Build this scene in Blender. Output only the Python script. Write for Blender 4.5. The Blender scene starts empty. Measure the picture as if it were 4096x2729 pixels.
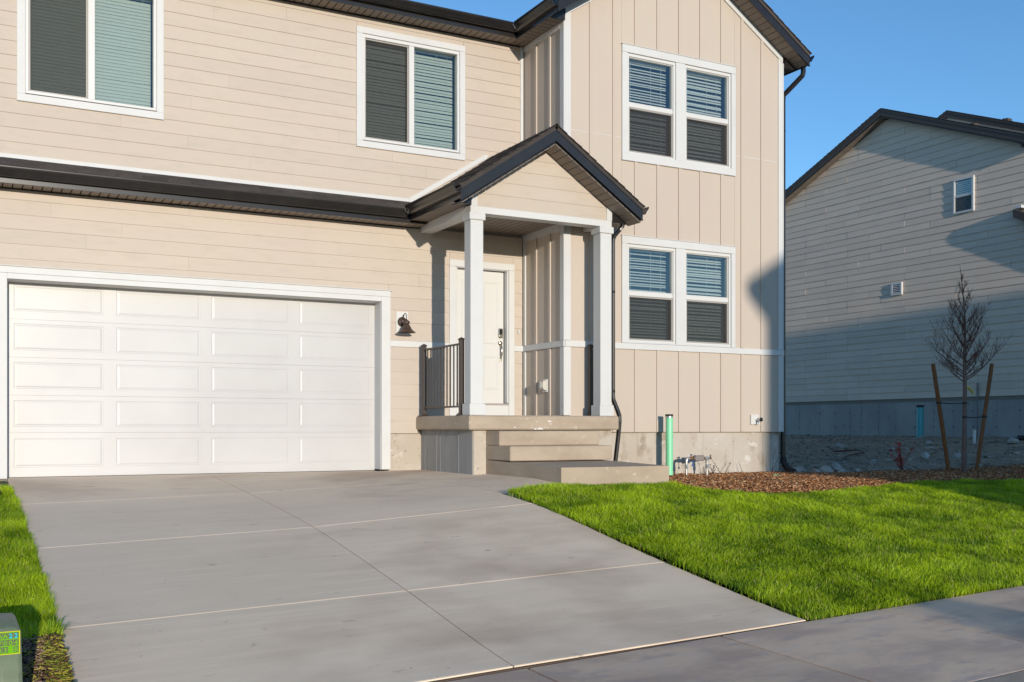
import bpy, math, random
import numpy as np
from mathutils import Vector, Matrix
random.seed(7); rng = np.random.default_rng(11)
S = bpy.context.scene
COL = S.collection
# ------------------------------------------------------------------ camera, sky, sun, exposure
CAM = (-0.6127, -14.2646, 0.6032); YAW = 0.4932
cd = bpy.data.cameras.new('camera'); cam = bpy.data.objects.new('camera', cd); COL.objects.link(cam)
cam.location = CAM; cam.rotation_euler = (math.pi/2, 0, -YAW)
cd.sensor_fit = 'HORIZONTAL'; cd.sensor_width = 36.0; cd.lens = 4177.8/4096*36
cd.shift_y = (1712.7-1364.5)/4096; cd.clip_start = .1; cd.clip_end = 3000
S.camera = cam
SUN_DIR = Vector((.125, 1.0, -.13)).normalized()          # the way the light travels
SUN_EL = math.asin(-SUN_DIR.z)
w = bpy.data.worlds.new('World'); S.world = w; w.use_nodes = True
wn = w.node_tree; wn.nodes.clear()
sky = wn.nodes.new('ShaderNodeTexSky'); sky.sky_type = 'NISHITA'; sky.sun_disc = False
sky.sun_elevation = SUN_EL
sky.sun_rotation = math.atan2(-SUN_DIR.x, -SUN_DIR.y)
sky.altitude = 1400; sky.air_density = 1.0; sky.dust_density = 0.1; sky.ozone_density = 4.6
bg = wn.nodes.new('ShaderNodeBackground'); bg.inputs[1].default_value = 0.15
wo = wn.nodes.new('ShaderNodeOutputWorld')
tn = wn.nodes.new('ShaderNodeMix'); tn.data_type = 'RGBA'; tn.blend_type = 'MULTIPLY'; tn.inputs[0].default_value = 1
tn.inputs[7].default_value = (1.21, 1.0, .83, 1)                     # camera white balance, the same over the whole sky
wn.links.new(sky.outputs[0], tn.inputs[6]); wn.links.new(tn.outputs[2], bg.inputs[0]); wn.links.new(bg.outputs[0], wo.inputs[0])
sd = bpy.data.lights.new('sun', 'SUN'); sun = bpy.data.objects.new('sun', sd); COL.objects.link(sun)
sd.energy = 2.0; sd.angle = math.radians(.53); sd.color = (1.0, .905, .77)
sun.rotation_euler = SUN_DIR.to_track_quat('-Z', 'Y').to_euler(); sun.location = (-6, -40, 20)
S.view_settings.view_transform = 'Standard'; S.view_settings.look = 'None'
S.view_settings.exposure = 1.0; S.view_settings.gamma = 1; S.view_settings.use_curve_mapping = False
try:
    S.cycles.use_denoising = True; S.cycles.max_bounces = 8; S.cycles.transparent_max_bounces = 16
except Exception: pass

# ------------------------------------------------------------------ helpers
class MB:
    def __init__(s): s.v = []; s.f = []
    def add(s, vs, fs):
        o = len(s.v); s.v += [tuple(p) for p in vs]; s.f += [tuple(o+i for i in f) for f in fs]; return s
    def box(s, x0, x1, y0, y1, z0, z1, c=0.0):
        if c <= 0:
            vs = [(x, y, z) for z in (z0, z1) for y in (y0, y1) for x in (x0, x1)]
            return s.add(vs, [(0,2,3,1),(4,5,7,6),(0,1,5,4),(2,6,7,3),(0,4,6,2),(1,3,7,5)])
        c = min(c, (x1-x0)*.45, (y1-y0)*.45, (z1-z0)*.45)
        vs = []; idx = {}
        for i, X in enumerate((x0, x1)):
            for j, Y in enumerate((y0, y1)):
                for k, Z in enumerate((z0, z1)):
                    dx = c if i == 0 else -c; dy = c if j == 0 else -c; dz = c if k == 0 else -c
                    for a, p in enumerate(((X, Y+dy, Z+dz), (X+dx, Y, Z+dz), (X+dx, Y+dy, Z))):
                        idx[i, j, k, a] = len(vs); vs.append(p)
        I = lambda *a: idx[a]; fs = []
        for t in (0, 1):
            q = [I(t,0,0,0), I(t,0,1,0), I(t,1,1,0), I(t,1,0,0)]; fs.append(q if t == 0 else q[::-1])
            q = [I(0,t,0,1), I(1,t,0,1), I(1,t,1,1), I(0,t,1,1)]; fs.append(q if t == 0 else q[::-1])
            q = [I(0,0,t,2), I(0,1,t,2), I(1,1,t,2), I(1,0,t,2)]; fs.append(q if t == 0 else q[::-1])
        for a in (0, 1):
            for b in (0, 1):
                fs.append([I(a,b,0,0), I(a,b,0,1), I(a,b,1,1), I(a,b,1,0)] if (a+b) % 2 == 0 else [I(a,b,0,1), I(a,b,0,0), I(a,b,1,0), I(a,b,1,1)])
                fs.append([I(a,0,b,0), I(a,1,b,0), I(a,1,b,2), I(a,0,b,2)] if (a+b) % 2 == 0 else [I(a,1,b,0), I(a,0,b,0), I(a,0,b,2), I(a,1,b,2)])
                fs.append([I(0,a,b,1), I(0,a,b,2), I(1,a,b,2), I(1,a,b,1)] if (a+b) % 2 == 0 else [I(0,a,b,2), I(0,a,b,1), I(1,a,b,1), I(1,a,b,2)])
        for i in (0, 1):
            for j in (0, 1):
                for k in (0, 1):
                    q = [I(i,j,k,0), I(i,j,k,1), I(i,j,k,2)]; fs.append(q if (i+j+k) % 2 == 0 else q[::-1])
        return s.add(vs, fs)
    def prism(s, poly, frm, d):
        """poly: 2-D points; frm(a,b,t) -> 3-D; swept from t=d[0] to t=d[1]"""
        n = len(poly)
        vs = [frm(a, b, d[0]) for a, b in poly] + [frm(a, b, d[1]) for a, b in poly]
        fs = [tuple(range(n))[::-1], tuple(range(n, 2*n))] + [(i, (i+1) % n, n+(i+1) % n, n+i) for i in range(n)]
        return s.add(vs, fs)
    def hexa(s, b, t):
        """b, t: four corner points below and above"""
        return s.add(list(b)+list(t), [(3,2,1,0),(4,5,6,7),(0,1,5,4),(1,2,6,5),(2,3,7,6),(3,0,4,7)])
    def tube(s, pts, r, n=8, cap=True):
        pts = [Vector(p) for p in pts]; rs = r if isinstance(r, (list, tuple)) else [r]*len(pts)
        o = len(s.v); up = None
        for i, p in enumerate(pts):
            t = (pts[min(i+1, len(pts)-1)]-pts[max(i-1, 0)]).normalized()
            if up is None:
                a = Vector((0, 0, 1)) if abs(t.z) < .9 else Vector((0, 1, 0)); up = a
            sx = up.cross(t)
            if sx.length < 1e-4: sx = Vector((1, 0, 0)).cross(t)
            sx.normalize(); up = t.cross(sx)
            for k in range(n):
                g = 2*math.pi*k/n; s.v.append(tuple(p+rs[i]*(math.cos(g)*sx+math.sin(g)*up)))
        for i in range(len(pts)-1):
            for k in range(n):
                s.f.append((o+i*n+k, o+i*n+(k+1) % n, o+(i+1)*n+(k+1) % n, o+(i+1)*n+k))
        if cap:
            s.f.append(tuple(o+k for k in range(n))[::-1]); s.f.append(tuple(o+(len(pts)-1)*n+k for k in range(n)))
        return s
    def lathe(s, prof, c, n=20, axis='z'):
        o = len(s.v); m = len(prof)
        for r, h in prof:
            for k in range(n):
                g = 2*math.pi*k/n; a, b = r*math.cos(g), r*math.sin(g)
                s.v.append((c[0]+a, c[1]+b, c[2]+h) if axis == 'z' else ((c[0]+a, c[1]-h, c[2]+b) if axis == 'y' else (c[0]-h, c[1]+a, c[2]+b)))
        for i in range(m-1):
            for k in range(n): s.f.append((o+i*n+k, o+i*n+(k+1) % n, o+(i+1)*n+(k+1) % n, o+(i+1)*n+k))
        return s
    def build(s, name, m, parent=None, smooth=False, loc=None):
        me = bpy.data.meshes.new(name); me.from_pydata(s.v, [], s.f); me.update()
        import bmesh
        bm = bmesh.new(); bm.from_mesh(me); bmesh.ops.recalc_face_normals(bm, faces=bm.faces); bm.to_mesh(me); bm.free()
        if smooth:
            me.polygons.foreach_set('use_smooth', [True]*len(me.polygons))
            try: me.set_sharp_from_angle(angle=math.radians(40))
            except Exception: pass
        me.materials.append(m)
        return link(name, me, parent, loc)
def link(name, me, parent=None, loc=None):
    o = bpy.data.objects.new(name, me); COL.objects.link(o)
    if parent: o.parent = parent
    if loc: o.location = loc
    return o
def empty(name, loc=(0, 0, 0)):
    o = bpy.data.objects.new(name, None); COL.objects.link(o); o.location = loc; o.empty_display_size = .2; return o
def tag(o, label, cat, group=None):
    o['label'] = label; o['category'] = cat
    if group: o['group'] = group
    return o
def kind(o, k): o['kind'] = k; return o
def fast_mesh(name, V, F, m, parent=None, col=None, smooth=False):
    """V (n,3) array, F (m,k) array of equal polygons"""
    me = bpy.data.meshes.new(name); n, k = F.shape
    me.vertices.add(len(V)); me.vertices.foreach_set('co', V.astype(np.float32).ravel())
    me.loops.add(n*k); me.loops.foreach_set('vertex_index', F.astype(np.int32).ravel())
    me.polygons.add(n); me.polygons.foreach_set('loop_start', np.arange(0, n*k, k, dtype=np.int32))
    try: me.polygons.foreach_set('loop_total', np.full(n, k, dtype=np.int32))
    except Exception: pass
    me.update(calc_edges=True)
    if col is not None:
        a = me.attributes.new('tint', 'FLOAT_COLOR', 'POINT'); a.data.foreach_set('color', col.astype(np.float32).ravel())
    if smooth: me.polygons.foreach_set('use_smooth', [True]*n)
    me.materials.append(m); me.validate()
    return link(name, me, parent)

# ------------------------------------------------------------------ materials
def new_mat(name):
    m = bpy.data.materials.new(name); m.use_nodes = True; nt = m.node_tree
    return m, nt, nt.nodes['Principled BSDF']
def vary(nt, base, items, coords='Object'):
    """items: list of (scale xyz, detail, lo, hi, color or factor) multiply / mix variations on base colour; returns colour socket"""
    tc = nt.nodes.new('ShaderNodeTexCoord'); cur = None
    for sc, det, lo, hi, colr in items:
        mp = nt.nodes.new('ShaderNodeMapping'); mp.inputs['Scale'].default_value = sc
        nt.links.new(tc.outputs[coords], mp.inputs[0])
        nz = nt.nodes.new('ShaderNodeTexNoise'); nz.inputs['Scale'].default_value = 1; nz.inputs['Detail'].default_value = det; nz.inputs['Roughness'].default_value = .6
        nt.links.new(mp.outputs[0], nz.inputs[0])
        mr = nt.nodes.new('ShaderNodeMapRange'); mr.inputs[1].default_value = lo; mr.inputs[2].default_value = hi
        nt.links.new(nz.outputs[0], mr.inputs[0])
        mx = nt.nodes.new('ShaderNodeMix'); mx.data_type = 'RGBA'
        nt.links.new(mr.outputs[0], mx.inputs[0])
        if cur is None: mx.inputs[6].default_value = (*base, 1)
        else: nt.links.new(cur, mx.inputs[6])
        mx.inputs[7].default_value = (*colr, 1); cur = mx.outputs[2]
    return cur
def bump(nt, bsdf, layers, dist):
    tc = nt.nodes.new('ShaderNodeTexCoord'); last = None
    for sc, det, st in layers:
        mp = nt.nodes.new('ShaderNodeMapping'); mp.inputs['Scale'].default_value = sc; nt.links.new(tc.outputs['Object'], mp.inputs[0])
        nz = nt.nodes.new('ShaderNodeTexNoise'); nz.inputs['Scale'].default_value = 1; nz.inputs['Detail'].default_value = det
        nt.links.new(mp.outputs[0], nz.inputs[0])
        b = nt.nodes.new('ShaderNodeBump'); b.inputs['Strength'].default_value = st; b.inputs['Distance'].default_value = dist
        nt.links.new(nz.outputs[0], b.inputs['Height'])
        if last: nt.links.new(last, b.inputs['Normal'])
        last = b.outputs[0]
    nt.links.new(last, bsdf.inputs['Normal'])
def mat(name, col, rough=.6, var=None, bmp=None, dist=.01, metal=0.0, spec=None):
    m, nt, b = new_mat(name)
    b.inputs['Base Color'].default_value = (*col, 1); b.inputs['Roughness'].default_value = rough; b.inputs['Metallic'].default_value = metal
    if spec is not None: b.inputs['Specular IOR Level'].default_value = spec
    if var: nt.links.new(vary(nt, col, var), b.inputs['Base Color'])
    if bmp: bump(nt, b, bmp, dist)
    return m
BEIGE = (.508, .428, .364)
M = {}
M['siding'] = mat('beige_siding_paint', BEIGE, .62, [((.5, .5, .9), 3, .35, .75, (.522, .45, .368)), ((3, 3, 9), 3, .5, .8, (.472, .407, .333))],
                  [((3, 3, 130), 4, .22), ((18, 18, 260), 3, .12)], .004, spec=.3)
M['panel'] = mat('beige_panel_paint', (.508, .428, .364), .65, [((.8, .8, .5), 3, .4, .75, (.522, .45, .368))], [((160, 160, 8), 4, .18), ((300, 300, 60), 2, .1)], .003, spec=.3)
M['white'] = mat('white_trim_paint', (.60, .595, .585), .5, [((2, 2, 2), 3, .45, .8, (.56, .555, .545))], [((60, 60, 60), 3, .12), ((8, 8, 150), 3, .08)], .003, spec=.3)
M['vinyl'] = mat('white_vinyl', (.62, .61, .59), .35, spec=.4)
M['bronze'] = mat('dark_bronze_metal', (.017, .015, .0148), .27, [((6, 6, 6), 3, .45, .8, (.024, .021, .0195))], None, spec=.5)
M['soffit'] = mat('dark_bronze_soffit', (.20, .16, .13), .5, [((9, 9, 9), 3, .4, .8, (.23, .185, .15))], [((150, 150, 150), 2, .15)], .002, spec=.4)
M['railmetal'] = mat('bronze_railing_metal', (.045, .034, .028), .4, None, None, spec=.5)
M['shingle'] = mat('asphalt_shingle', (.042, .034, .031), .95, [((7, 7, 7), 4, .4, .7, (.062, .05, .044)), ((220, 220, 220), 2, .5, .8, (.10, .085, .078))], [((320, 320, 320), 3, .8)], .004)
M['garage'] = mat('white_garage_steel', (.515, .508, .50), .36, [((.7, .7, .7), 3, .4, .7, (.47, .458, .452))], [((90, 90, 240), 4, .35)], .0025, spec=.45)
M['door'] = mat('white_door_paint', (.62, .61, .585), .35, None, [((40, 40, 10), 3, .06)], .002, spec=.45)
M['core'] = mat('wall_sheathing', (.25, .22, .19), .9)
M['dark'] = mat('dark_interior', (.03, .03, .032), .9)
M['slat'] = mat('white_blind_slat', (.70, .72, .68), .45)
M['screenframe'] = mat('tan_screen_frame', (.36, .33, .30), .45)
M['found'] = mat('cast_concrete_foundation', (.44, .38, .31), .85, [((1.3, 1.3, 1.3), 5, .42, .62, (.50, .45, .39)), ((4, 4, 2.4), 6, .52, .66, (.31, .25, .19)), ((3.2, 3.2, 4.5), 5, .60, .66, (.58, .54, .48)), ((22, 22, 22), 4, .64, .72, (.24, .19, .15))], [((26, 26, 26), 5, .35), ((120, 120, 120), 3, .2)], .008)
M['slab'] = mat('porch_concrete', (.42, .335, .25), .8, [((1.6, 1.6, 4), 5, .4, .7, (.34, .265, .195)), ((14, 14, 14), 4, .62, .74, (.53, .44, .36))], [((60, 60, 60), 4, .3), ((5, 5, 60), 3, .2)], .005)
M['grey_conc'] = mat('painted_grey_concrete', (.31, .30, .29), .75, [((4, 4, 1.2), 5, .4, .7, (.25, .245, .24)), ((24, 24, 24), 4, .62, .72, (.30, .295, .285))], [((30, 30, 30), 5, .5), ((130, 130, 130), 2, .2)], .008)
M['splat'] = mat('white_paint_splash', (.62, .58, .52), .6)
M['drive'] = mat('broom_finished_concrete', (.84, .675, .50), .8,
                 [((.55, .7, 1), 5, .38, .68, (.71, .565, .415)), ((1.1, 14, 1), 4, .45, .75, (.86, .69, .52)), ((.32, .42, 1), 4, .52, .66, (.57, .43, .31)), ((2.2, 160, 1), 3, .55, .85, (.88, .72, .55)), ((26, 31, 26), 2, .735, .77, (.38, .30, .24)), ((5, 9, 5), 5, .66, .74, (.50, .38, .29))],
                 [((3, 230, 3), 4, .35), ((90, 140, 90), 3, .2)], .002)
M['walk'] = mat('sidewalk_concrete', (.80, .575, .395), .8,
                [((1.3, 2.2, 1), 6, .42, .60, (.58, .41, .30)), ((2.6, 5, 2), 4, .55, .8, (.70, .55, .45)), ((40, 40, 40), 2, .70, .76, (.46, .35, .28)), ((2.4, 5, 3), 6, .56, .72, (.50, .375, .315))], [((120, 60, 90), 4, .3)], .003)
M['joint'] = mat('joint_filler', (.10, .065, .045), .95)
M['asphalt'] = mat('street_asphalt', (.055, .053, .052), .9, [((60, 60, 60), 3, .4, .7, (.08, .078, .075))], [((150, 150, 150), 3, .5)], .006)
M['dirt'] = mat('bare_dirt', (.40, .265, .16), .95, [((.8, .8, .8), 5, .4, .65, (.27, .19, .125)), ((5, 5, 5), 5, .5, .7, (.46, .32, .21)), ((30, 30, 30), 4, .58, .72, (.50, .40, .31)), ((2.6, 2.6, 2.6), 5, .60, .70, (.20, .145, .10))], [((9, 9, 9), 6, .9), ((60, 60, 60), 4, .6)], .05)
M['soil'] = mat('lawn_soil', (.045, .05, .015), .95, [((14, 14, 14), 4, .4, .7, (.06, .08, .015))], [((60, 60, 60), 3, .6)], .02)
M['bark_soil'] = mat('mulch_soil', (.075, .036, .018), .95, [((30, 30, 30), 4, .4, .7, (.13, .06, .03))], [((70, 70, 70), 4, .8)], .02)
M['nsiding'] = mat('grey_lap_siding', (.72, .575, .46), .65, [((.6, .6, .8), 3, .4, .75, (.76, .61, .485)), ((2, 2.2, 5), 3, .5, .8, (.67, .54, .44))], [((5, 5, 90), 4, .25)], .005, spec=.25)
M['nfound'] = mat('grey_cast_concrete', (.33, .315, .295), .9, [((1.1, 1.1, .6), 5, .4, .65, (.40, .385, .365)), ((7, 7, 7), 5, .60, .72, (.22, .2, .18))], [((26, 26, 26), 5, .4)], .01)
M['nroof'] = mat('brown_roof_trim', (.055, .043, .036), .6, [((4, 4, 60), 3, .4, .7, (.07, .055, .045))], [((5, 5, 120), 3, .2)], .004)
M['green_pipe'] = mat('green_pvc', (.22, .66, .36), .35, [((8, 8, 3), 3, .5, .8, (.28, .70, .43))], None, spec=.5)
M['teal_pipe'] = mat('teal_pvc', (.06, .38, .42), .4)
M['rubber'] = mat('black_rubber', (.022, .02, .02), .6)
M['steel'] = mat('galvanised_steel', (.52, .51, .50), .38, [((30, 30, 30), 3, .4, .7, (.40, .39, .38))], None, metal=.7)
M['brass'] = mat('weathered_brass', (.20, .115, .05), .45, [((60, 60, 60), 3, .4, .7, (.30, .18, .09))], None, metal=.6)
M['grey_cast'] = mat('grey_valve_casting', (.23, .20, .19), .55, None, [((120, 120, 120), 3, .3)], .003)
M['blue'] = mat('blue_handle', (.03, .10, .30), .4)
M['nickel'] = mat('satin_nickel', (.60, .53, .44), .22, metal=1.0)
M['black'] = mat('black_plastic', (.012, .012, .013), .25)
M['lamp'] = mat('aged_bronze', (.048, .030, .021), .42, [((40, 40, 40), 4, .4, .7, (.085, .05, .034))], [((120, 120, 120), 3, .2)], .002, spec=.5)
M['clearplastic'] = mat('clear_cover_plastic', (.55, .52, .45), .15)
M['box_green'] = mat('utility_box_green', (.135, .175, .105), .5, [((3, 3, 10), 4, .4, .7, (.17, .21, .135)), ((50, 50, 8), 3, .55, .75, (.21, .245, .17))], [((140, 140, 20), 3, .2)], .002)
M['lime'] = mat('lime_label', (.13, .37, .0), .6, spec=.15)
M['label_edge'] = mat('yellow_label_edge', (.62, .56, .0), .6, spec=.15)
M['label_dark'] = mat('label_print_dark', (.025, .035, .005), .5)
M['cyan'] = mat('cyan_sticker', (.0, .48, .55), .6, spec=.15)
M['bark'] = mat('young_bark', (.17, .10, .075), .9, [((20, 20, 6), 4, .4, .7, (.20, .15, .13))], [((60, 60, 20), 4, .6)], .006)
M['twig'] = mat('twig_bark', (.13, .058, .04), .85)
M['stake'] = mat('stained_stake_wood', (.21, .085, .028), .8, [((30, 30, 3), 4, .4, .7, (.15, .06, .02))], [((60, 60, 6), 3, .4)], .004)
M['yellow'] = mat('yellow_tag', (.55, .40, .02), .6)
M['rock'] = mat('pale_rock', (.36, .31, .265), .9, [((6, 6, 6), 5, .4, .65, (.46, .44, .42)), ((14, 14, 14), 4, .6, .75, (.24, .21, .18))], [((14, 14, 14), 5, .7)], .03)
M['lid'] = mat('green_valve_lid', (.07, .13, .10), .6)
M['mintplastic'] = mat('mint_plastic', (.25, .62, .40), .4)
M['redleaf'] = mat('red_leaf', (.55, .05, .03), .7)
M['weed'] = mat('weed_leaf', (.10, .115, .04), .8)
M['tan_conc'] = mat('tan_gutter_concrete', (.42, .33, .25), .85, [((5, 5, 5), 4, .4, .7, (.36, .28, .21))], [((80, 80, 80), 3, .3)], .004)

def board_tone(m, amt):
    nt = m.node_tree; b = nt.nodes['Principled BSDF']; src = b.inputs['Base Color'].links[0].from_socket
    oi = nt.nodes.new('ShaderNodeObjectInfo'); mr = nt.nodes.new('ShaderNodeMapRange'); mr.inputs[3].default_value = 1-amt; mr.inputs[4].default_value = 1+amt
    hs = nt.nodes.new('ShaderNodeHueSaturation'); nt.links.new(oi.outputs['Random'], mr.inputs[0]); nt.links.new(mr.outputs[0], hs.inputs['Value']); nt.links.new(src, hs.inputs['Color']); nt.links.new(hs.outputs[0], b.inputs['Base Color'])
board_tone(M['siding'], .022); board_tone(M['nsiding'], .05); board_tone(M['panel'], .015); board_tone(M['drive'], .03); board_tone(M['walk'], .05); board_tone(M['shingle'], .25); board_tone(M['soffit'], .06)
def glass_mat(name, tint, ior):
    m, nt, b = new_mat(name); nt.nodes.remove(b)
    out = nt.nodes['Material Output']
    tr = nt.nodes.new('ShaderNodeBsdfTransparent'); tr.inputs[0].default_value = (*tint, 1)
    gl = nt.nodes.new('ShaderNodeBsdfGlossy'); gl.inputs['Roughness'].default_value = .0; gl.inputs[0].default_value = (1, 1, 1, 1)
    fr = nt.nodes.new('ShaderNodeFresnel'); fr.inputs[0].default_value = ior
    mx = nt.nodes.new('ShaderNodeMixShader')
    ge = nt.nodes.new('ShaderNodeNewGeometry'); mt = nt.nodes.new('ShaderNodeMath'); mt.operation = 'MULTIPLY'; iv = nt.nodes.new('ShaderNodeMath'); iv.operation = 'SUBTRACT'; iv.inputs[0].default_value = 1
    nt.links.new(ge.outputs['Backfacing'], iv.inputs[1]); nt.links.new(iv.outputs[0], mt.inputs[1]); nt.links.new(fr.outputs[0], mt.inputs[0])
    nt.links.new(mt.outputs[0], mx.inputs[0]); nt.links.new(tr.outputs[0], mx.inputs[1]); nt.links.new(gl.outputs[0], mx.inputs[2])
    nt.links.new(mx.outputs[0], out.inputs[0]); return m
M['glass'] = glass_mat('tinted_window_glass', (.855, .885, .875), 2.2)
M['glass_green'] = glass_mat('green_window_glass', (.80, .835, .81), 1.9)
m, nt, b = new_mat('window_screen_mesh'); nt.nodes.remove(b)
tr = nt.nodes.new('ShaderNodeBsdfTransparent'); df = nt.nodes.new('ShaderNodeBsdfDiffuse'); df.inputs[0].default_value = (.055, .05, .046, 1)
mx = nt.nodes.new('ShaderNodeMixShader'); mx.inputs[0].default_value = .58
nt.links.new(tr.outputs[0], mx.inputs[1]); nt.links.new(df.outputs[0], mx.inputs[2]); nt.links.new(mx.outputs[0], nt.nodes['Material Output'].inputs[0])
M['screen'] = m
def tint_mat(name, rough, transl):
    m, nt, b = new_mat(name)
    at = nt.nodes.new('ShaderNodeAttribute'); at.attribute_name = 'tint'
    b.inputs['Roughness'].default_value = rough; b.inputs['Specular IOR Level'].default_value = .25
    nt.links.new(at.outputs['Color'], b.inputs['Base Color'])
    if transl:
        t = nt.nodes.new('ShaderNodeBsdfTranslucent'); nt.links.new(at.outputs['Color'], t.inputs[0])
        mx = nt.nodes.new('ShaderNodeMixShader'); mx.inputs[0].default_value = transl
        nt.links.new(b.outputs[0], mx.inputs[1]); nt.links.new(t.outputs[0], mx.inputs[2]); nt.links.new(mx.outputs[0], nt.nodes['Material Output'].inputs[0])
    return m
M['grass'] = tint_mat('grass_blades', .55, .3)
M['chips'] = tint_mat('bark_chips', .8, 0)
M['stones'] = tint_mat('loose_stones', .9, 0)

# ------------------------------------------------------------------ terrain
DY = [-12, -8.62, -6.9, -4.5, -2.0, 0]
DL = [-1.03, -.955, -.70, -.41, -.195, -.02]; DC = [-.95, -.865, -.632, -.335, -.147, -.02]; DR = [-.88, -.79, -.56, -.19, -.055, -.02]
def smooth_interp(y, ys, vs):                               # monotone cubic through the control heights
    y = np.asarray(y, float); ys = np.asarray(ys, float); vs = np.asarray(vs, float)
    m = np.gradient(vs, ys); i = np.clip(np.searchsorted(ys, y)-1, 0, len(ys)-2)
    h = ys[i+1]-ys[i]; t = np.clip((y-ys[i])/h, 0, 1)
    return (1+2*t)*(1-t)**2*vs[i]+t*(1-t)**2*h*m[i]+t*t*(3-2*t)*vs[i+1]+t*t*(t-1)*h*m[i+1]
def D(x, y):
    l = smooth_interp(y, DY, DL); c = smooth_interp(y, DY, DC); r = smooth_interp(y, DY, DR)
    t = np.clip(x/2.445, 0, 1); u = np.clip((x-2.445)/2.405, 0, 1)
    return np.where(x < 2.445, l+(c-l)*t, c+(r-c)*u)
def zs(x): return -.79+.037*(np.clip(x, -40, 50)-4.85)
ZX = [4.85, 6, 7.5, 9, 14, 17, 20, 22, 24, 50]; ZM = [-.1, -.1, -.13, -.15, -.15, .03, .3, .385, .41, 1.2]
def G(x, y):
    x = np.asarray(x, float); y = np.asarray(y, float)
    side = zs(x)+.02*(np.maximum(y, -10.3)+8.62)
    side = np.where(y < -11.6, side-.16, np.where(y < -10.3, side-.02, side))
    f = np.clip((y+8.62)/(8.62-3.9), 0, 1)
    right = zs(x)+(np.interp(x, ZX, ZM)-zs(x))*f
    left = D(np.zeros_like(x), y)+.037*np.clip(x, -40, 0)
    z = np.where(x < 0, left, np.where(x < 4.85, D(x, y), right))
    return np.where(y < -8.62, side, z)
def g(x, y): return float(G(x, y))

def sheet(name, poly, m, dz=0.0, step=.25, parent=None):
    """surface over a polygon following the terrain"""
    xs = [p[0] for p in poly]; ys = [p[1] for p in poly]
    import bmesh
    bm = bmesh.new(); bm.faces.new([bm.verts.new((x, y, 0)) for x, y in poly])
    for ax, lo, hi in ((0, min(xs), max(xs)), (1, min(ys), max(ys))):
        n = max(1, int((hi-lo)/step))
        for i in range(1, n):
            co = [0, 0, 0]; co[ax] = lo+(hi-lo)*i/n; no = [0, 0, 0]; no[ax] = 1
            bmesh.ops.bisect_plane(bm, geom=bm.verts[:]+bm.edges[:]+bm.faces[:], plane_co=co, plane_no=no)
    for v in bm.verts: v.co.z = g(v.co.x, v.co.y)+dz
    bmesh.ops.recalc_face_normals(bm, faces=bm.faces)
    if sum(f.normal.z for f in bm.faces) < 0: bmesh.ops.reverse_faces(bm, faces=bm.faces)
    me = bpy.data.meshes.new(name); bm.to_mesh(me); bm.free(); me.materials.append(m)
    me.polygons.foreach_set('use_smooth', [True]*len(me.polygons))
    return link(name, me, parent)

gx = np.concatenate([[-900, -300, -100, -50], np.arange(-20, 34.01, .4), [50, 100, 300, 900]])
gy = np.concatenate([[-900, -300, -100, -50], np.arange(-30, 14.01, .4), [30, 60, 150, 900]])
X, Y = np.meshgrid(gx, gy)
lump = (np.sin(X*3.1+Y*1.7)*np.sin(Y*2.3-X*.9))*.018+(np.sin(X*7.3-Y*4.1)*np.sin(Y*6.1))*.012
dirt = ((X > 11.4) & (X < 22) & (Y > -2.2)).astype(float)
Z = G(X, Y)-.03+lump*dirt+.03*dirt
Z = np.where((X > -.2) & (X < 7.6) & (Y > -8.7), Z-.1, Z)
ny, nx = X.shape
idx = np.arange(nx*ny).reshape(ny, nx)
F = np.stack([idx[:-1, :-1], idx[:-1, 1:], idx[1:, 1:], idx[1:, :-1]], -1).reshape(-1, 4)
kind(fast_mesh('ground', np.stack([X, Y, Z], -1).reshape(-1, 3), F, M['dirt'], smooth=True), 'structure')

MULCH_EDGE = [(7.32, -3.72), (7.33, -4.15), (7.59, -4.36), (8.0, -4.51), (8.35, -4.59), (9.1, -4.56), (10.06, -4.38), (11.09, -4.2), (12.03, -4.15), (13.04, -4.48), (15, -4.9), (17, -5.2)]
LAWN = [(4.87, -4.02), (5.3, -3.85), (5.72, -3.74), (7.31, -3.74)] + MULCH_EDGE[1:] + [(21, -5.4), (21, -8.63), (4.87, -8.63)]
MULCH = [(7.32, -3.72)] + MULCH_EDGE[1:] + [(17.2, -3.6), (15.56, -2.67), (14.27, -2.0), (13.2, -1.72), (12.2, -1.95), (11.6, -1.85), (11.45, -1.19), (7.77, -1.19), (7.77, -1.7), (7.32, -1.75)]
LLAWN = [(-3.5, -7.1), (-.02, -7.1), (-.02, -.1), (-3.5, -.1)]
LMULCH = [(-3.5, -8.62), (-.02, -8.62), (-.02, -7.1), (-3.5, -7.1)]
kind(sheet('lawn_soil', LAWN, M['soil'], .0, .3), 'structure')
kind(sheet('lawn_soil', LLAWN, M['soil'], -.01, .3), 'structure')
kind(sheet('mulch_bed', MULCH, M['bark_soil'], .004, .3), 'structure')
kind(sheet('mulch_bed', LMULCH, M['bark_soil'], -.006, .3), 'structure')
kind(sheet('street', [(-60, -21.5), (60, -21.5), (60, -11.75), (-60, -11.75)], M['asphalt'], .02, 1.0), 'structure')

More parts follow.
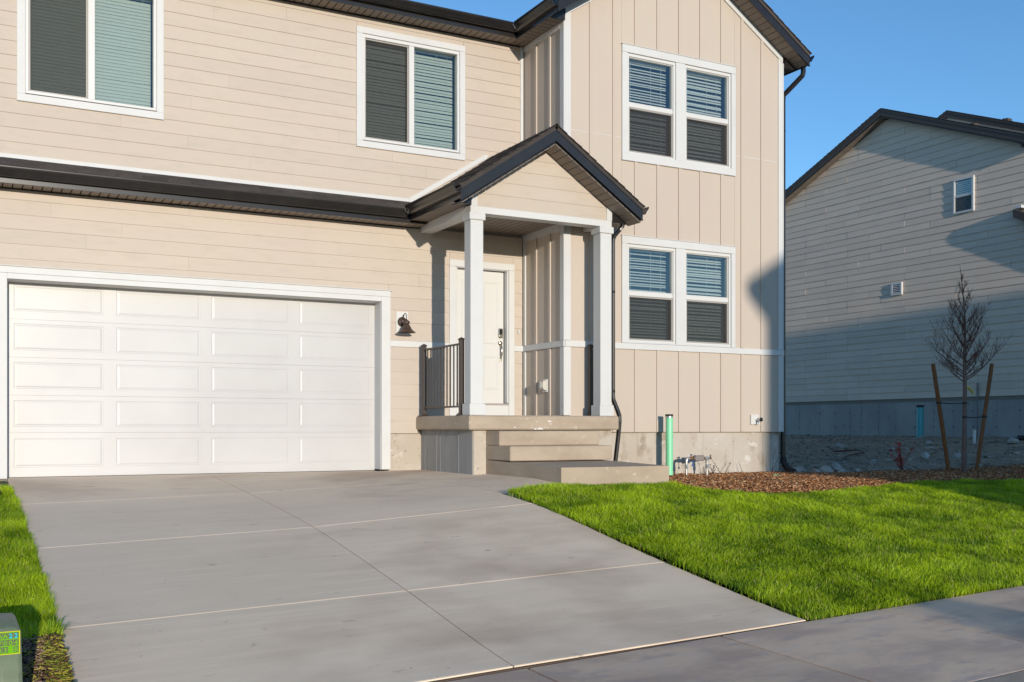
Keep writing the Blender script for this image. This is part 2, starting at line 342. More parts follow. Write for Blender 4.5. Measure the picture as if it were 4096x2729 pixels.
def conc_slab(x0, x1, y0, y1, hf, m, parent, name='slab', th=.12, edge=.008, drop=.0026, n=6, gap=.0026, gapx=1.9):
    """cast slab with tooled edges; hf gives the top height"""
    x0 += gap*gapx; x1 -= gap*gapx; y0 += gap; y1 -= gap
    xs = [x0, x0+edge] + [x0+edge+(x1-x0-2*edge)*i/n for i in range(1, n)] + [x1-edge, x1]
    ys = [y0, y0+edge] + [y0+edge+(y1-y0-2*edge)*i/n for i in range(1, n)] + [y1-edge, y1]
    a = MB(); nx, ny = len(xs), len(ys); vs = []
    for j, yy in enumerate(ys):
        for i, xx in enumerate(xs):
            e = i in (0, nx-1) or j in (0, ny-1)
            vs.append((xx, yy, float(hf(xx, yy))-(drop if e else 0)))
    fs = [(j*nx+i, j*nx+i+1, (j+1)*nx+i+1, (j+1)*nx+i) for j in range(ny-1) for i in range(nx-1)]
    per = [i for i in range(nx)] + [j*nx+nx-1 for j in range(1, ny)] + [(ny-1)*nx+i for i in range(nx-2, -1, -1)] + [j*nx for j in range(ny-2, 0, -1)]
    o = len(vs); vs += [(vs[i][0], vs[i][1], vs[i][2]-th) for i in per]; L = len(per)
    fs += [(per[k], o+k, o+(k+1) % L, per[(k+1) % L]) for k in range(L)]
    a.add(vs, fs); o = a.build(name, m, parent, smooth=True)
    try: o.data.set_sharp_from_angle(angle=math.radians(9))
    except Exception: pass
    return o

drv = kind(empty('driveway', (0, 0, 0)), 'structure')
ROWS = [.22, -2.1, -4.57, -6.9, -8.60]
for r in range(4):
    for c_ in ((0, 2.445), (2.445, 4.86)):
        conc_slab(c_[0], c_[1], ROWS[r+1], ROWS[r], D, M['drive'], drv, n=7)
MB().box(-.01, 4.87, -8.632, -8.602, -1.05, -1.0).build('joint_filler', M['joint'], drv)
jf = MB()
for i in range(24):
    xa, xb = i*.2025, (i+1)*.2025
    jf.hexa([(xa, -8.625, -1.1), (xb, -8.625, -1.1), (xb, -8.6, -1.1), (xa, -8.6, -1.1)], [(xa, -8.625, g(xa, -8.62)-.008), (xb, -8.625, g(xb, -8.62)-.008), (xb, -8.6, g(xb, -8.62)-.008), (xa, -8.6, g(xa, -8.62)-.008)])
jf.build('joint_filler', M['joint'], drv)
wk = kind(empty('front_walk'), 'structure')
def WZ(x, y): return float(D(4.85, y))+(-.012-float(D(4.85, y)))*min(1, max(0, (x-4.87)/.9))*(1 if y > -3 else max(.35, 1-(-3-y)*.6))
MBw = MB(); pts = [(4.87, .02), (5.62, .02), (5.62, -1.7), (5.75, -1.7), (5.75, -3.72), (5.3, -3.84), (4.87, -4.0)]
conc_slab(4.87, 5.74, -1.74, .03, WZ, M['drive'], wk, n=5)
conc_slab(4.87, 5.74, -3.86, -1.74, WZ, M['drive'], wk, n=5)
sw = kind(empty('sidewalk'), 'structure')
for i in range(-8, 22):
    x0 = 2.52+1.52*(i-1)
    conc_slab(x0, x0+1.52, -10.28, -8.63, lambda x, y: float(G(x, y)), M['walk'], sw, n=4, gap=.004 if i not in (1,) else .008)
cu = kind(empty('curb'), 'structure')
for i in range(-5, 12):
    x0 = i*2.4
    conc_slab(x0, x0+2.4, -11.9, -11.55, lambda x, y: float(zs(x))-.04, M['tan_conc'], cu, name='curb_stone', n=2, th=.3)
kind(sheet('park_strip', [(-14, -11.55), (28, -11.55), (28, -10.29), (-14, -10.29)], M['tan_conc'], .0, .6), 'structure')
#@@HOUSE
# ================================================================== THE HOUSE
H = empty('house'); tag(H, 'two-storey beige house with white trim, garage and small gabled porch', 'house')
def P(name, mb, m, parent=H, smooth=False): return mb.build(name, m, parent, smooth)
XZ = lambda a, b, t: (a, t, b)          # polygon in x-z swept along y
YZ = lambda a, b, t: (t, a, b)          # polygon in y-z swept along x
def wall_cells(mb, x0, x1, z0, z1, y0, y1, holes):
    xs = sorted({x0, x1, *[v for h in holes for v in h[:2]]}); zz = sorted({z0, z1, *[v for h in holes for v in h[2:]]})
    xs = [v for v in xs if x0 <= v <= x1]; zz = [v for v in zz if z0 <= v <= z1]
    for i in range(len(xs)-1):
        run = None
        for j in range(len(zz)-1):
            cx, cz = (xs[i]+xs[i+1])/2, (zz[j]+zz[j+1])/2
            solid = not any(h[0] < cx < h[1] and h[2] < cz < h[3] for h in holes)
            if solid: run = (run[0] if run else zz[j], zz[j+1])
            if run and (not solid or j == len(zz)-2):
                mb.box(xs[i], xs[i+1], y0, y1, run[0], run[1]); run = None
# ---- structural shell
c = MB()
wall_cells(c, -.75, 7.26, .52, 6.6, 0, .16, [(0, 4.889, 0, 2.44), (5.99, 7.07, .8, 3.12), (.2, 1.76, 4.76, 6.28), (4.6, 6.145, 4.76, 6.28)])
c.box(-.75, 0, .03, .16, -.3, .52); c.box(5.02, 5.99, .03, .16, .4, .52)
P('wall', c, M['core'])
c = MB(); wall_cells(c, 7.28, 11.43, .535, 6.6, -1.22, -1.08, [(8.35, 10.345, 1.9, 3.4), (8.35, 10.345, 4.73, 6.27)])
c.prism([(7.28, 6.6), (11.43, 6.6), (11.43, 6.7), (9.345, 8.05), (7.28, 6.7)], XZ, (-1.22, -1.08))
c.box(7.262, 7.36, -1.215, 0, .52, 6.6); c.box(11.34, 11.44, -1.2, 9, .5, 6.7); c.box(-.75, -.65, .16, 9, -.1, 6.6); c.box(-.75, 11.44, 9, 9.1, -.1, 6.6)
P('wall', c, M['core'])
c = MB(); c.box(-.6, 11.3, .2, 9, 3.55, 3.7); c.box(7.4, 11.3, -1.05, .2, 3.55, 3.7); c.box(-.6, 11.3, .2, 9, 6.55, 6.6); c.box(7.4, 11.3, -1.05, .2, 6.55, 6.6); c.box(5.1, 11.3, .2, 9, .5, .6); c.box(7.4, 11.3, -1.05, .2, .5, .6)
c.box(4.95, 5.05, .2, 9, -.1, 3.5); c.box(-.6, 11.3, 3.0, 3.1, .6, 6.5)
P('interior', c, M['dark'])
# ---- foundations
f = MB(); f.box(7.28, 11.405, -1.185, 8.9, -.6, .541); P('foundation', f, M['found'])
for x in (7.95, 8.58, 9.22, 9.84, 10.45, 11.07):
    P('form_seam', MB().hexa([(x-.012, -1.188, -.4), (x+.012, -1.188, -.4), (x+.012, -1.18, -.4), (x-.012, -1.18, -.4)], [(x-.006, -1.191, .53), (x+.007, -1.190, .53), (x+.007, -1.18, .53), (x-.006, -1.18, .53)]), M['found'])
P('foundation', MB().box(5.02, 5.6, .028, .2, -.5, .525), M['found'])
P('foundation', MB().box(-.75, -.13, .028, .2, -.5, .525), M['found'])
# ---- lap siding, board by board
def lap(x0, x1, z, h, zb=None, hb=None):
    """one board; zb, hb: the whole course when only a cut strip of it is set"""
    zb = z if zb is None else zb; hb = h if hb is None else hb
    yo = lambda q: -.0222+.0102*(q-zb)/.182; yi = lambda q: -.0120+.0085*(q-zb)/.182
    a = MB(); e = rng.uniform(-.0012, .0012); zt = z+h+.004
    a.prism([(yo(z)+e, z), (yo(zt), zt), (yi(zt), zt), (yi(z), z)], YZ, (x0+.0006, x1-.0006))
    return P('siding_board', a, M['siding'])
HOLES = [(-.12, 5.01, -1, 2.594), (5.985, 7.065, 0, 3.128), (.125, 1.83, 4.66, 6.36), (4.525, 6.215, 4.66, 6.36), (-.9, 5.46, -1, .5)]
def course(z, h, x0, x1, joints):
    hs = sorted(q for q in HOLES if q[2] < z+h-.01 and q[3] > z+.01 and q[1] > x0 and q[0] < x1)
    spans = []; cur = x0
    for q in hs:
        if q[0] > cur: spans.append((cur, q[0]))
        cur = max(cur, q[1])
        if q[3] < z+h-.012: lap(max(q[0], x0)+.002, min(q[1], x1)-.002, q[3], z+h-q[3], z, h)
        if q[2] > z+.012: lap(max(q[0], x0)+.002, min(q[1], x1)-.002, z, q[2]-z, z, h)
    if cur < x1: spans.append((cur, x1))
    for a_, b_ in spans:
        xs = [a_]+sorted(j for j in joints if a_+.25 < j < b_-.25)+[b_]
        for i in range(len(xs)-1): lap(xs[i], xs[i+1], z, h)
up_j = {10: [2.997, 6.72], 11: [3.493], 0: [.494, 4.241], -1: [1.32, 5.064], -2: [2.159, 5.6], -3: [2.986, 5.2], 9: [3.493], 8: [2.5], 6: [3.9], 3: [2.7], 1: [2.2]}
for k in range(-4, 11):
    z = 4.665+.1778*k; course(z, min(.1778, 6.527-z), -.66, 7.19, up_j.get(k, []))
low_j = {2.695: [2.17, 5.49], 2.513: [1.6], 2.877: [.9, 5.075], 3.059: [1.331, 4.251], 3.241: [.496, 6.72], 3.423: [2.177]}
for k in range(-4, 5):
    z = round(2.695+.182*k, 3); h = min(.182, 3.553-z)
    if k == -4: h = z+.182-1.884; z = 1.884
    course(z, h, -.66, 7.225, low_j.get(z, []))
for k in range(7):
    z = .526+.1803*k; course(z, min(.1803, 1.788-z), -.66, 5.46 if z < .7 else 7.225, [])
# porch gable siding (clipped by the rake)
PG = lambda z: (4.458-z)/.655
zz = [3.58, 3.757, 3.935, 4.112, 4.29]
for z in zz:
    h = min(.178, 4.44-z); a0 = min(1.04, PG(z)); a1 = min(1.04, max(.01, PG(z+h)))
    a = MB(); y0, y1 = -1.7205, -1.7125
    a.add([(6.63-a0, y0, z), (6.63+a0, y0, z), (6.63+a1, y1, z+h+.003), (6.63-a1, y1, z+h+.003), (6.63-a0, y0+.009, z), (6.63+a0, y0+.009, z), (6.63+a1, y1+.009, z+h+.003), (6.63-a1, y1+.009, z+h+.003)],
          [(0,1,2,3),(7,6,5,4),(0,4,5,1),(1,5,6,2),(2,6,7,3),(3,7,4,0)])
    P('siding_board', a, M['siding'])
P('gable_sheathing', MB().prism([(5.6, 3.5), (7.67, 3.5), (7.67, 3.75), (6.63, 4.44), (5.6, 3.75)], XZ, (-1.70, -1.66)), M['core'])
# ---- board and batten on the wing
RS = lambda x: 8.07-.65*abs(x-9.345)       # rake soffit line on the wing gable
def panel(poly, y0=-1.231, y1=-1.219): P('siding_panel', MB().prism(poly, XZ, (y0, y1)), M['panel'])
for a, b in ((7.35, 8.509), (8.511, 9.752), (9.754, 10.59), (10.592, 11.35)):
    panel([(a, .543), (b, .543), (b, 1.792), (a, 1.792)])
panel([(7.35, 1.88), (8.26, 1.88), (8.26, 4.965), (7.35, 4.965)]); panel([(10.435, 1.88), (11.35, 1.88), (11.35, 4.965), (10.435, 4.965)])
panel([(8.262, 3.48), (10.433, 3.48), (10.433, 4.64), (8.262, 4.64)])
panel([(7.35, 4.969), (8.26, 4.969), (8.26, RS(8.26)), (7.35, RS(7.35))]); panel([(10.435, 4.969), (11.35, 4.969), (11.35, RS(11.35)), (10.435, RS(10.435))])
panel([(8.262, 6.36), (10.433, 6.36), (10.433, RS(10.433)), (9.345, 8.07), (8.262, RS(8.262))])
def batten(x, z0, z1, top=None):
    t0, t1 = (top(x), top(x+.056)) if top else (z1, z1)
    P('batten', MB().prism([(x, z0), (x+.056, z0), (x+.056, t1), (x, t0)], XZ, (-1.249, -1.2305)), M['panel'])
BX = [7.682, 8.092, 8.487, 8.9, 9.313, 9.724, 10.142, 10.556, 10.972]
RT = lambda x: RS(x)-.085
for x in BX:
    if x < 7.8: batten(x, .545, 1.788)
    else: batten(x, .545, 1.788)
    if 8.2 < x < 10.4:
        batten(x, 3.496, 4.626); batten(x, 6.372, 0, RT)
    else: batten(x, 1.886, 0, RT)
for a, b in ((7.362, 7.68), (7.74, 8.09), (8.15, 8.25), (10.445, 10.554), (10.614, 10.97), (11.03, 11.343)):
    P('joint_flashing', MB().box(a, b, -1.2335, -1.230, 4.962, 4.970), M['white'])
# side face of the wing (faces the porch, x = 7.26)
def spanel(y0, y1, z0, z1): P('siding_panel', MB().box(7.2575, 7.268, y0, y1, z0, z1), M['panel'])
for z0, z1 in ((.78, 1.792), (1.88, 4.2), (4.2, 6.53)): spanel(-1.14, -.005, z0, z1)
def sbat(y0, y1, z0, z1, m='panel', name='batten', t=.019): P(name, MB().box(7.258-t, 7.2578, y0, y1, z0, z1), M[m])
for y0 in (-.434, -.846):
    for z0, z1 in ((.79, 1.788), (1.886, 6.445)): sbat(y0, y0+.057, z0, z1)
for z0, z1 in ((.79, 1.788), (1.886, 3.6)): sbat(-.085, -.0225, z0, z1, 'white', 'trim_board', .022)
sbat(-1.14, -.03, 6.446, 6.528, 'white', 'frieze_board', .024)
sbat(-1.14, -.0, 3.50, 3.60, 'white', 'frieze_board', .024)
# ---- white trim
def T(x0, x1, y0, y1, z0, z1, name='trim_board', c=.003): return P(name, MB().box(x0, x1, y0, y1, z0, z1, c), M['white'])
T(7.188, 7.238, -.035, -.001, 3.98, 6.527, 'corner_board')
for z0, z1 in ((.79, 1.789), (1.885, 6.70)):
    T(7.262, 7.36, -1.25, -1.226, z0 if z0 > 1 else .79, z1, 'corner_board'); T(7.236, 7.2615, -1.2505, -1.14, z0, min(z1, 6.53), 'corner_board')
    T(11.346, 11.434, -1.25, -1.226, .543 if z0 < 1 else z0, z1 if z1 < 2 else 6.66, 'corner_board'); T(11.4345, 11.458, -1.251, -1.14, .543 if z0 < 1 else z0, min(z1, 6.6), 'corner_board')
# rake trim on the wing gable
for sgn in (-1, 1):
    xa, xb = (7.262, 9.345) if sgn < 0 else (9.345, 11.434)
    P('rake_trim', MB().prism([(xa, RS(xa)-.105), (xb, RS(xb)-.105), (xb, RS(xb)), (xa, RS(xa))], XZ, (-1.256, -1.228)), M['white'])
# belt course
T(5.031, 5.974, -.034, -.001, 1.792, 1.882, 'belt_board'); T(7.082, 7.234, -.034, -.001, 1.792, 1.882, 'belt_board')
T(7.232, 7.2575, -1.2515, -.036, 1.792, 1.882, 'belt_board'); T(7.2585, 11.46, -1.262, -1.228, 1.79, 1.881, 'belt_board')
T(-.66, -.142, -.034, -.001, 1.792, 1.882, 'belt_board'); T(-.75, -.66, -.034, 0, .53, 6.527, 'corner_board')
# garage surround
T(-.14, 5.03, -.042, -.002, 2.512, 2.594, 'garage_trim'); T(-.002, 4.891, -.034, -.003, 2.441, 2.511, 'garage_trim')
T(-.16, 5.05, -.058, -.002, 2.595, 2.606, 'garage_trim')
T(4.8905, 5.03, -.036, .0, .002, 2.511, 'garage_trim'); T(-.14, -.0015, -.036, .0, -.02, 2.511, 'garage_trim')
T(4.885, 4.905, .001, .25, .0, 2.439, 'garage_jamb'); T(-.02, .004, .001, .25, -.02, 2.439, 'garage_jamb'); T(.005, 4.884, .001, .25, 2.435, 2.455, 'garage_jamb')
# ---- garage door: five sections, four raised panels each
gd = P('garage_door', MB().box(.0, 4.89, .30, .315, -.02, 2.45), M['garage'])
GZ = [-.015, .545, 1.018, 1.495, 1.975, 2.44]; PX = [(.085, 1.14), (1.30, 2.375), (2.525, 3.605), (3.755, 4.815)]
PZ = [(.105, .47), (.62, .955), (1.10, 1.435), (1.585, 1.92), (2.075, 2.405)]
for i in range(5):
    z0, z1 = GZ[i]+.0009, GZ[i+1]-.0009; p0, p1 = PZ[i]; a = MB()
    xs = [.004]+[v for p in PX for v in p]+[4.886]; yf = .24
    fr = []
    for j in range(len(xs)-1):
        if j % 2 == 0: fr.append((xs[j], xs[j+1], z0, z1))
        else: fr += [(xs[j], xs[j+1], z0, p0), (xs[j], xs[j+1], p1, z1)]
    for x0, x1, q0, q1 in fr: a.box(x0, x1, yf, .298, q0, q1)
    P('door_section', a, M['garage'], gd)
    for x0, x1 in PX:
        b = MB(); rings = [(0, 0), (.006, .0032), (.016, .0036), (.036, .0006)]; vs = []; fs = []
        for ins, dep in rings:
            vs += [(x0+ins, yf+dep, p0+ins), (x1-ins, yf+dep, p0+ins), (x1-ins, yf+dep, p1-ins), (x0+ins, yf+dep, p1-ins)]
        for r in range(3):
            for q in range(4): fs.append((r*4+q, r*4+(q+1) % 4, (r+1)*4+(q+1) % 4, (r+1)*4+q))
        fs.append((12, 13, 14, 15)); b.add(vs, fs); P('door_panel', b, M['garage'], gd)
P('bottom_seal', MB().box(.005, 4.885, .245, .29, -.035, -.015), M['rubber'], gd)
# ---- windows
def ring(mb, x0, x1, z0, z1, w, y0, y1, c=.003, wb=None, wt=None):
    wb = wb or w; wt = wt or w
    mb.box(x0, x1, y0, y1, z0, z0+wb, c); mb.box(x0, x1, y0, y1, z1-wt, z1, c)
    mb.box(x0, x0+w, y0, y1, z0+wb+.0005, z1-wt-.0005, c); mb.box(x1-w, x1, y0, y1, z0+wb+.0005, z1-wt-.0005, c)
def blind(win, x0, x1, z0, z1, y, tilt, sp=.0445):
    n = int((z1-z0-.05)/sp); a = MB(); hw = .024
    prof = [(-hw, 0), (-hw*.35, .0028), (hw*.35, .0028), (hw, 0), (hw, -.0016), (hw*.35, .0012), (-hw*.35, .0012), (-hw, -.0016)]
    ct, st = math.cos(tilt), math.sin(tilt)
    a.prism([(u*ct-v*st, u*st+v*ct) for u, v in prof], YZ, (x0, x1))
    first = None
    for i in range(n):
        loc = (0, y, z0+.03+i*sp)
        if first is None: first = a.build('slat', M['slat'], win, loc=loc)
        else: link('slat', first.data, win, loc).rotation_euler = (random.gauss(0, .014), random.gauss(0, .001), 0)
    P('head_rail', MB().box(x0, x1, y-.03, y+.03, z1-.03, z1), M['slat'], win)
    for q in (.14, .62, .86):
        xx = x0+(x1-x0)*q; P('ladder_cord', MB().box(xx-.002, xx+.002, y-.0285, y-.0265, z0+.02, z1-.03), M['slat'], win)
    P('bottom_rail', MB().box(x0, x1, y-.024, y+.024, z0, z0+.012), M['slat'], win)
def slider(x0, x1, z0, z1, tilt):
    fx0, fx1, fz0, fz1 = x0+.096, x1-.089, z0+.109, z1-.092; y = 0
    mb = MB(); ring(mb, fx0, fx1, fz0, fz1, .037, -.022, .075, .003, .034, .05)
    mx0, mx1 = x0+.820, x0+.902
    mb.box(mx0, mx1, -.016, .07, fz0+.0345, fz1-.0505, .003)
    win = P('window', mb, M['vinyl'])
    tr = lambda *q: P('window_trim', MB().box(*q, .003), M['white'], win)
    tr(x0, x1, -.042, -.004, z1-.0915, z1); tr(x0, x1, -.042, -.004, z0, z0+.092); tr(x0, fx0-.001, -.04, -.004, z0+.0925, z1-.092); tr(fx1+.001, x1, -.04, -.004, z0+.0925, z1-.092)
    g0, g1 = fz0+.034, fz1-.05
    P('pane', MB().box(fx0+.036, mx0+.001, .050, .054, g0, g1), M['glass_green'], win); P('pane', MB().box(mx1-.001, fx1-.036, .034, .038, g0, g1), M['glass_green'], win)
    sf = MB(); ring(sf, fx0+.038, mx0-.002, g0+.001, g1-.001, .02, .002, .012, .002); P('screen_frame', sf, M['screenframe'], win)
    P('screen', MB().add([(fx0+.056, .007, g0+.02), (mx0-.02, .007, g0+.02), (mx0-.02, .007, g1-.02), (fx0+.056, .007, g1-.02)], [(0, 1, 2, 3)]), M['screen'], win)
    blind(win, fx0+.05, mx0+.03, fz0+.05, fz1-.03, .135, tilt); blind(win, mx1-.03, fx1-.05, fz0+.05, fz1-.03, .135, tilt)
slider(.107, 1.85, 4.645, 6.37, 1.32)
slider(4.509, 6.234, 4.643, 6.37, 1.10)
def hung(x0, x1, z0, z1, mid, tilt, sill):
    y = -1.22; u = [(8.357, 9.255), (9.436, 10.35)]; mb = MB()
    for a, b in u:
        ring(mb, a, b, z0, z1, .036, y-.018, y+.085, .003, .03, .045)
        mb.box(a+.036, b-.036, y-.004, y+.06, mid-.02, mid+.045, .004)
        ring(mb, a+.0365, b-.0365, mid+.046, z1-.0455, .012, y+.004, y+.05, .002)
        ring(mb, a+.0365, b-.0365, z0+.0305, mid-.0205, .012, y+.016, y+.06, .002)
    win = P('window', mb, M['vinyl'])
    tr = lambda *q: P('window_trim', MB().box(*q, .003), M['white'], win)
    tr(x0, x1, y-.044, y-.004, z1+.002, z1+.115); tr(x0-.012, x1+.012, y-.054, y-.004, z1+.1155, z1+.126)
    if sill: tr(x0, x1, y-.044, y-.004, z0-.115, z0-.002)
    zb = z0-.002 if sill else 1.884
    tr(x0, 8.356, y-.040, y-.004, zb, z1+.0015); tr(10.351, x1, y-.040, y-.004, zb, z1+.0015); tr(9.2555, 9.4355, y-.038, y-.004, zb, z1+.0015)
    if not sill:
        for a, b in u: tr(a, b, y-.036, y-.004, 1.884, z0-.001)
    for a, b in u:
        P('pane', MB().box(a+.048, b-.048, y+.030, y+.034, mid+.045, z1-.045), M['glass'], win); P('pane', MB().box(a+.048, b-.048, y+.045, y+.049, z0+.03, mid-.02), M['glass'], win)
        sf = MB(); ring(sf, a+.037, b-.037, z0+.031, mid-.022, .022, y+.001, y+.011, .002); P('screen_frame', sf, M['screenframe'], win)
        P('screen', MB().add([(a+.058, y+.006, z0+.052), (b-.058, y+.006, z0+.052), (b-.058, y+.006, mid-.043), (a+.058, y+.006, mid-.043)], [(0, 1, 2, 3)]), M['screen'], win)
        blind(win, a+.04, b-.065, z0+.04, z1-.035, y+.15, tilt+(.1 if a > 9 else -.06))
hung(8.255, 10.438, 4.742, 6.252, 5.47, .80, True)
hung(8.252, 10.432, 1.905, 3.378, 2.625, .62, False)
# ---- front door
dr = P('front_door', MB().box(6.118, 6.949, .082, .125, .985, 3.017, .002), M['door'])
for px0, px1 in ((6.215, 6.475), (6.595, 6.855)):
    for q0, q1 in ((1.20, 1.72), (1.90, 2.86)):
        b = MB(); vs = []; fs = []
        for ins, dep in ((0, 0.0), (.008, -.006), (.022, -.006), (.03, .0), (.05, .001)):
            vs += [(px0+ins, .0815+dep, q0+ins), (px1-ins, .0815+dep, q0+ins), (px1-ins, .0815+dep, q1-ins), (px0+ins, .0815+dep, q1-ins)]
        for r in range(4):
            for q in range(4): fs.append((r*4+q, r*4+(q+1) % 4, (r+1)*4+(q+1) % 4, (r+1)*4+q))
        fs.append((16, 17, 18, 19)); b.add(vs, fs); P('door_panel', b, M['door'], dr)
a = MB(); a.box(6.856, 6.928, .055, .081, 1.995, 2.145, .008); P('smart_lock', a, M['nickel'], dr)
P('lock_keypad', MB().box(6.868, 6.916, .050, .0565, 2.055, 2.13, .004), M['black'], dr)
P('lock_cylinder', MB().lathe([(0, .020), (.016, .020), (.019, .012), (.02, 0)], (6.892, .055, 2.03), 14, 'y'), M['nickel'], dr, True)
a = MB(); a.lathe([(0, .03), (.02, .028), (.034, .018), (.04, .004), (.04, 0)], (6.888, .081, 1.915), 16, 'y')
a.tube([(6.888, .05, 1.885), (6.888, .025, 1.85), (6.888, .018, 1.80), (6.888, .022, 1.74), (6.888, .045, 1.69), (6.888, .055, 1.66)], [.012, .014, .014, .013, .010, .012], 10)
a.lathe([(0, .03), (.016, .026), (.02, 0)], (6.888, .081, 1.655), 14, 'y'); P('door_handle', a, M['nickel'], dr, True)
P('weatherstrip', MB().box(6.950, 6.956, .07, .12, .985, 3.02).box(6.112, 6.950, .07, .12, 3.018, 3.024), M['rubber'], dr)
T(5.976, 7.081, -.040, -.002, 3.034, 3.137, 'door_trim'); T(5.976, 6.085, -.036, -.002, .79, 3.0335, 'door_trim'); T(6.984, 7.081, -.036, -.002, .79, 3.0335, 'door_trim')
T(6.0855, 6.983, -.030, .0, .79, .955, 'kick_board')
T(6.086, 6.111, -.02, .15, .99, 3.03, 'door_jamb'); T(6.957, 6.983, -.02, .15, .99, 3.03, 'door_jamb'); T(6.1115, 6.9565, -.02, .15, 3.024, 3.033, 'door_jamb')
P('threshold', MB().box(6.086, 6.983, -.04, .12, .957, .982, .004), M['screenframe'])
P('doorbell', MB().box(7.146, 7.172, -.034, -.018, 2.066, 2.134, .006), M['vinyl'])
# ---- porch
P('porch_slab', MB().box(5.437, 7.822, -1.82, .02, .577, .775, .018), M['slab'])
P('porch_foundation', MB().box(5.545, 7.75, -1.72, .02, -.3, .576), M['found'])
P('porch_foundation', MB().box(5.535, 5.5445, -1.70, .018, -.3, .576), M['grey_conc'])
for yy in (-.12, -.52, -.66, -1.27): P('form_seam', MB().hexa([(5.531, yy-.011, -.2), (5.536, yy-.011, -.2), (5.536, yy+.011, -.2), (5.531, yy+.011, -.2)], [(5.531, yy-.006, .57), (5.536, yy-.006, .57), (5.536, yy+.006, .57), (5.531, yy+.006, .57)]), M['grey_conc'])
for (x1, y0, z0, z1) in ((7.29, -2.115, .37, .566), (7.30, -2.42, .175, .369)):
    P('step', MB().box(5.731, x1, y0, -1.722, z0, z1, .012), M['slab'])
a = MB(); a.hexa([(5.731, -3.69, -.35), (7.301, -3.69, -.35), (7.301, -1.722, -.35), (5.731, -1.722, -.35)], [(5.731, -3.69, .136), (7.301, -3.69, .132), (7.301, -1.722, .174), (5.731, -1.722, .174)])
P('landing', a, M['slab'])
sp = random.Random(3)
for cx, cz, r in ((6.52, .595, .035), (6.44, .592, .018), (6.66, .70, .022), (6.68, .66, .012), (6.47, .69, .012), (6.12, .612, .014), (6.63, .61, .010), (6.58, .605, .012), (5.98, .745, .006), (6.9, .66, .008)):
    n = 9; vs = [(cx+math.cos(2*math.pi*k/n)*r*sp.uniform(.7, 2.0), -1.8215, cz+math.sin(2*math.pi*k/n)*r*sp.uniform(.25, .8)) for k in range(n)]
    P('paint_splash', MB().add(vs, [tuple(range(n))]), M['splat'])
def post(x0):
    p = P('porch_post', MB().box(x0, x0+.19, -1.725, -1.535, .93, 3.394, .004), M['white'])
    P('post_cap', MB().box(x0-.023, x0+.213, -1.748, -1.512, 3.393, 3.487, .004), M['white'], p)
    P('post_base', MB().box(x0-.023, x0+.213, -1.748, -1.512, .777, .931, .004), M['white'], p)
post(5.50); post(7.562)
T(5.501, 7.755, -1.7255, -1.535, 3.4875, 3.579, 'porch_beam'); T(5.501, 5.69, -1.5345, -.024, 3.4875, 3.602, 'porch_beam'); T(7.566, 7.755, -1.5345, -1.252, 3.4875, 3.602, 'porch_beam')
for x in (5.514, 7.671): P('gable_corner_board', MB().prism([(x, 3.5795), (x+.088, 3.5795), (x+.088, 4.458-.655*abs(x+.088-6.63)), (x, 4.458-.655*abs(x-6.63))], XZ, (-1.7265, -1.70)), M['white'])
# railing
def rail_post(x, y, par):
    P('rail_post', MB().box(x-.03, x+.03, y-.03, y+.03, .777, 1.80, .003), M['railmetal'], par)
    a = MB(); a.box(x-.037, x+.037, y-.037, y+.037, 1.8005, 1.815, .002); a.add([(x-.037, y-.037, 1.8155), (x+.037, y-.037, 1.8155), (x+.037, y+.037, 1.8155), (x-.037, y+.037, 1.8155), (x, y, 1.84)], [(0,1,4),(1,2,4),(2,3,4),(3,0,4),(3,2,1,0)])
    P('post_cap', a, M['railmetal'], par)
    a = MB(); a.hexa([(x-.06, y-.06, .7755), (x+.06, y-.06, .7755), (x+.06, y+.06, .7755), (x-.06, y+.06, .7755)], [(x-.034, y-.034, .81), (x+.034, y-.034, .81), (x+.034, y+.034, .81), (x-.034, y+.034, .81)]); P('post_foot', a, M['railmetal'], par)
rl = P('railing', MB().box(5.482, 5.518, -1.405, -.20, 1.735, 1.76, .003), M['railmetal'])
P('bottom_rail', MB().box(5.486, 5.514, -1.405, -.20, .885, .91, .003), M['railmetal'], rl)
for i in range(11):
    y = -.302-.1118*i; P('baluster', MB().box(5.4925, 5.5075, y-.0075, y+.0075, .91, 1.735), M['railmetal'], rl)
rail_post(5.5, -.165, rl); rail_post(5.5, -1.44, rl)
r2 = P('railing', MB().box(7.635, 7.665, -1.47, -1.36, 1.735, 1.76, .002), M['railmetal']); rail_post(7.65, -1.325, r2)
# ---- wall lamp, outlet, tap
lm = P('wall_lamp', MB().box(5.118, 5.306, -.036, -.004, 1.975, 2.308, .003), M['vinyl'])
P('lamp_backplate', MB().lathe([(0, .05), (.025, .048), (.036, .036), (.045, .03), (.06, .024), (.072, .014), (.075, 0)], (5.21, -.036, 2.155), 22, 'y'), M['lamp'], lm, True)
P('lamp_arm', MB().tube([(5.21, -.07, 2.17), (5.21, -.085, 2.20), (5.21, -.095, 2.235), (5.21, -.115, 2.262), (5.21, -.15, 2.272), (5.21, -.185, 2.258), (5.21, -.2, 2.225), (5.21, -.2, 2.18)], .0065, 8), M['lamp'], lm, True)
P('lamp_shade', MB().lathe([(0, .19), (.014, .19), (.02, .178), (.042, .165), (.05, .148), (.046, .128), (.036, .118), (.04, .11), (.052, .1), (.062, .08), (.072, .055), (.095, .03), (.135, 0), (.132, -.004), (.09, .024), (.06, .06), (.03, .1), (0, .11)], (5.21, -.2, 1.99), 28), M['lamp'], lm, True)
ob = P('outlet_box', MB().box(7.222, 7.2575, -.782, -.655, 1.14, 1.335, .003), M['vinyl'])
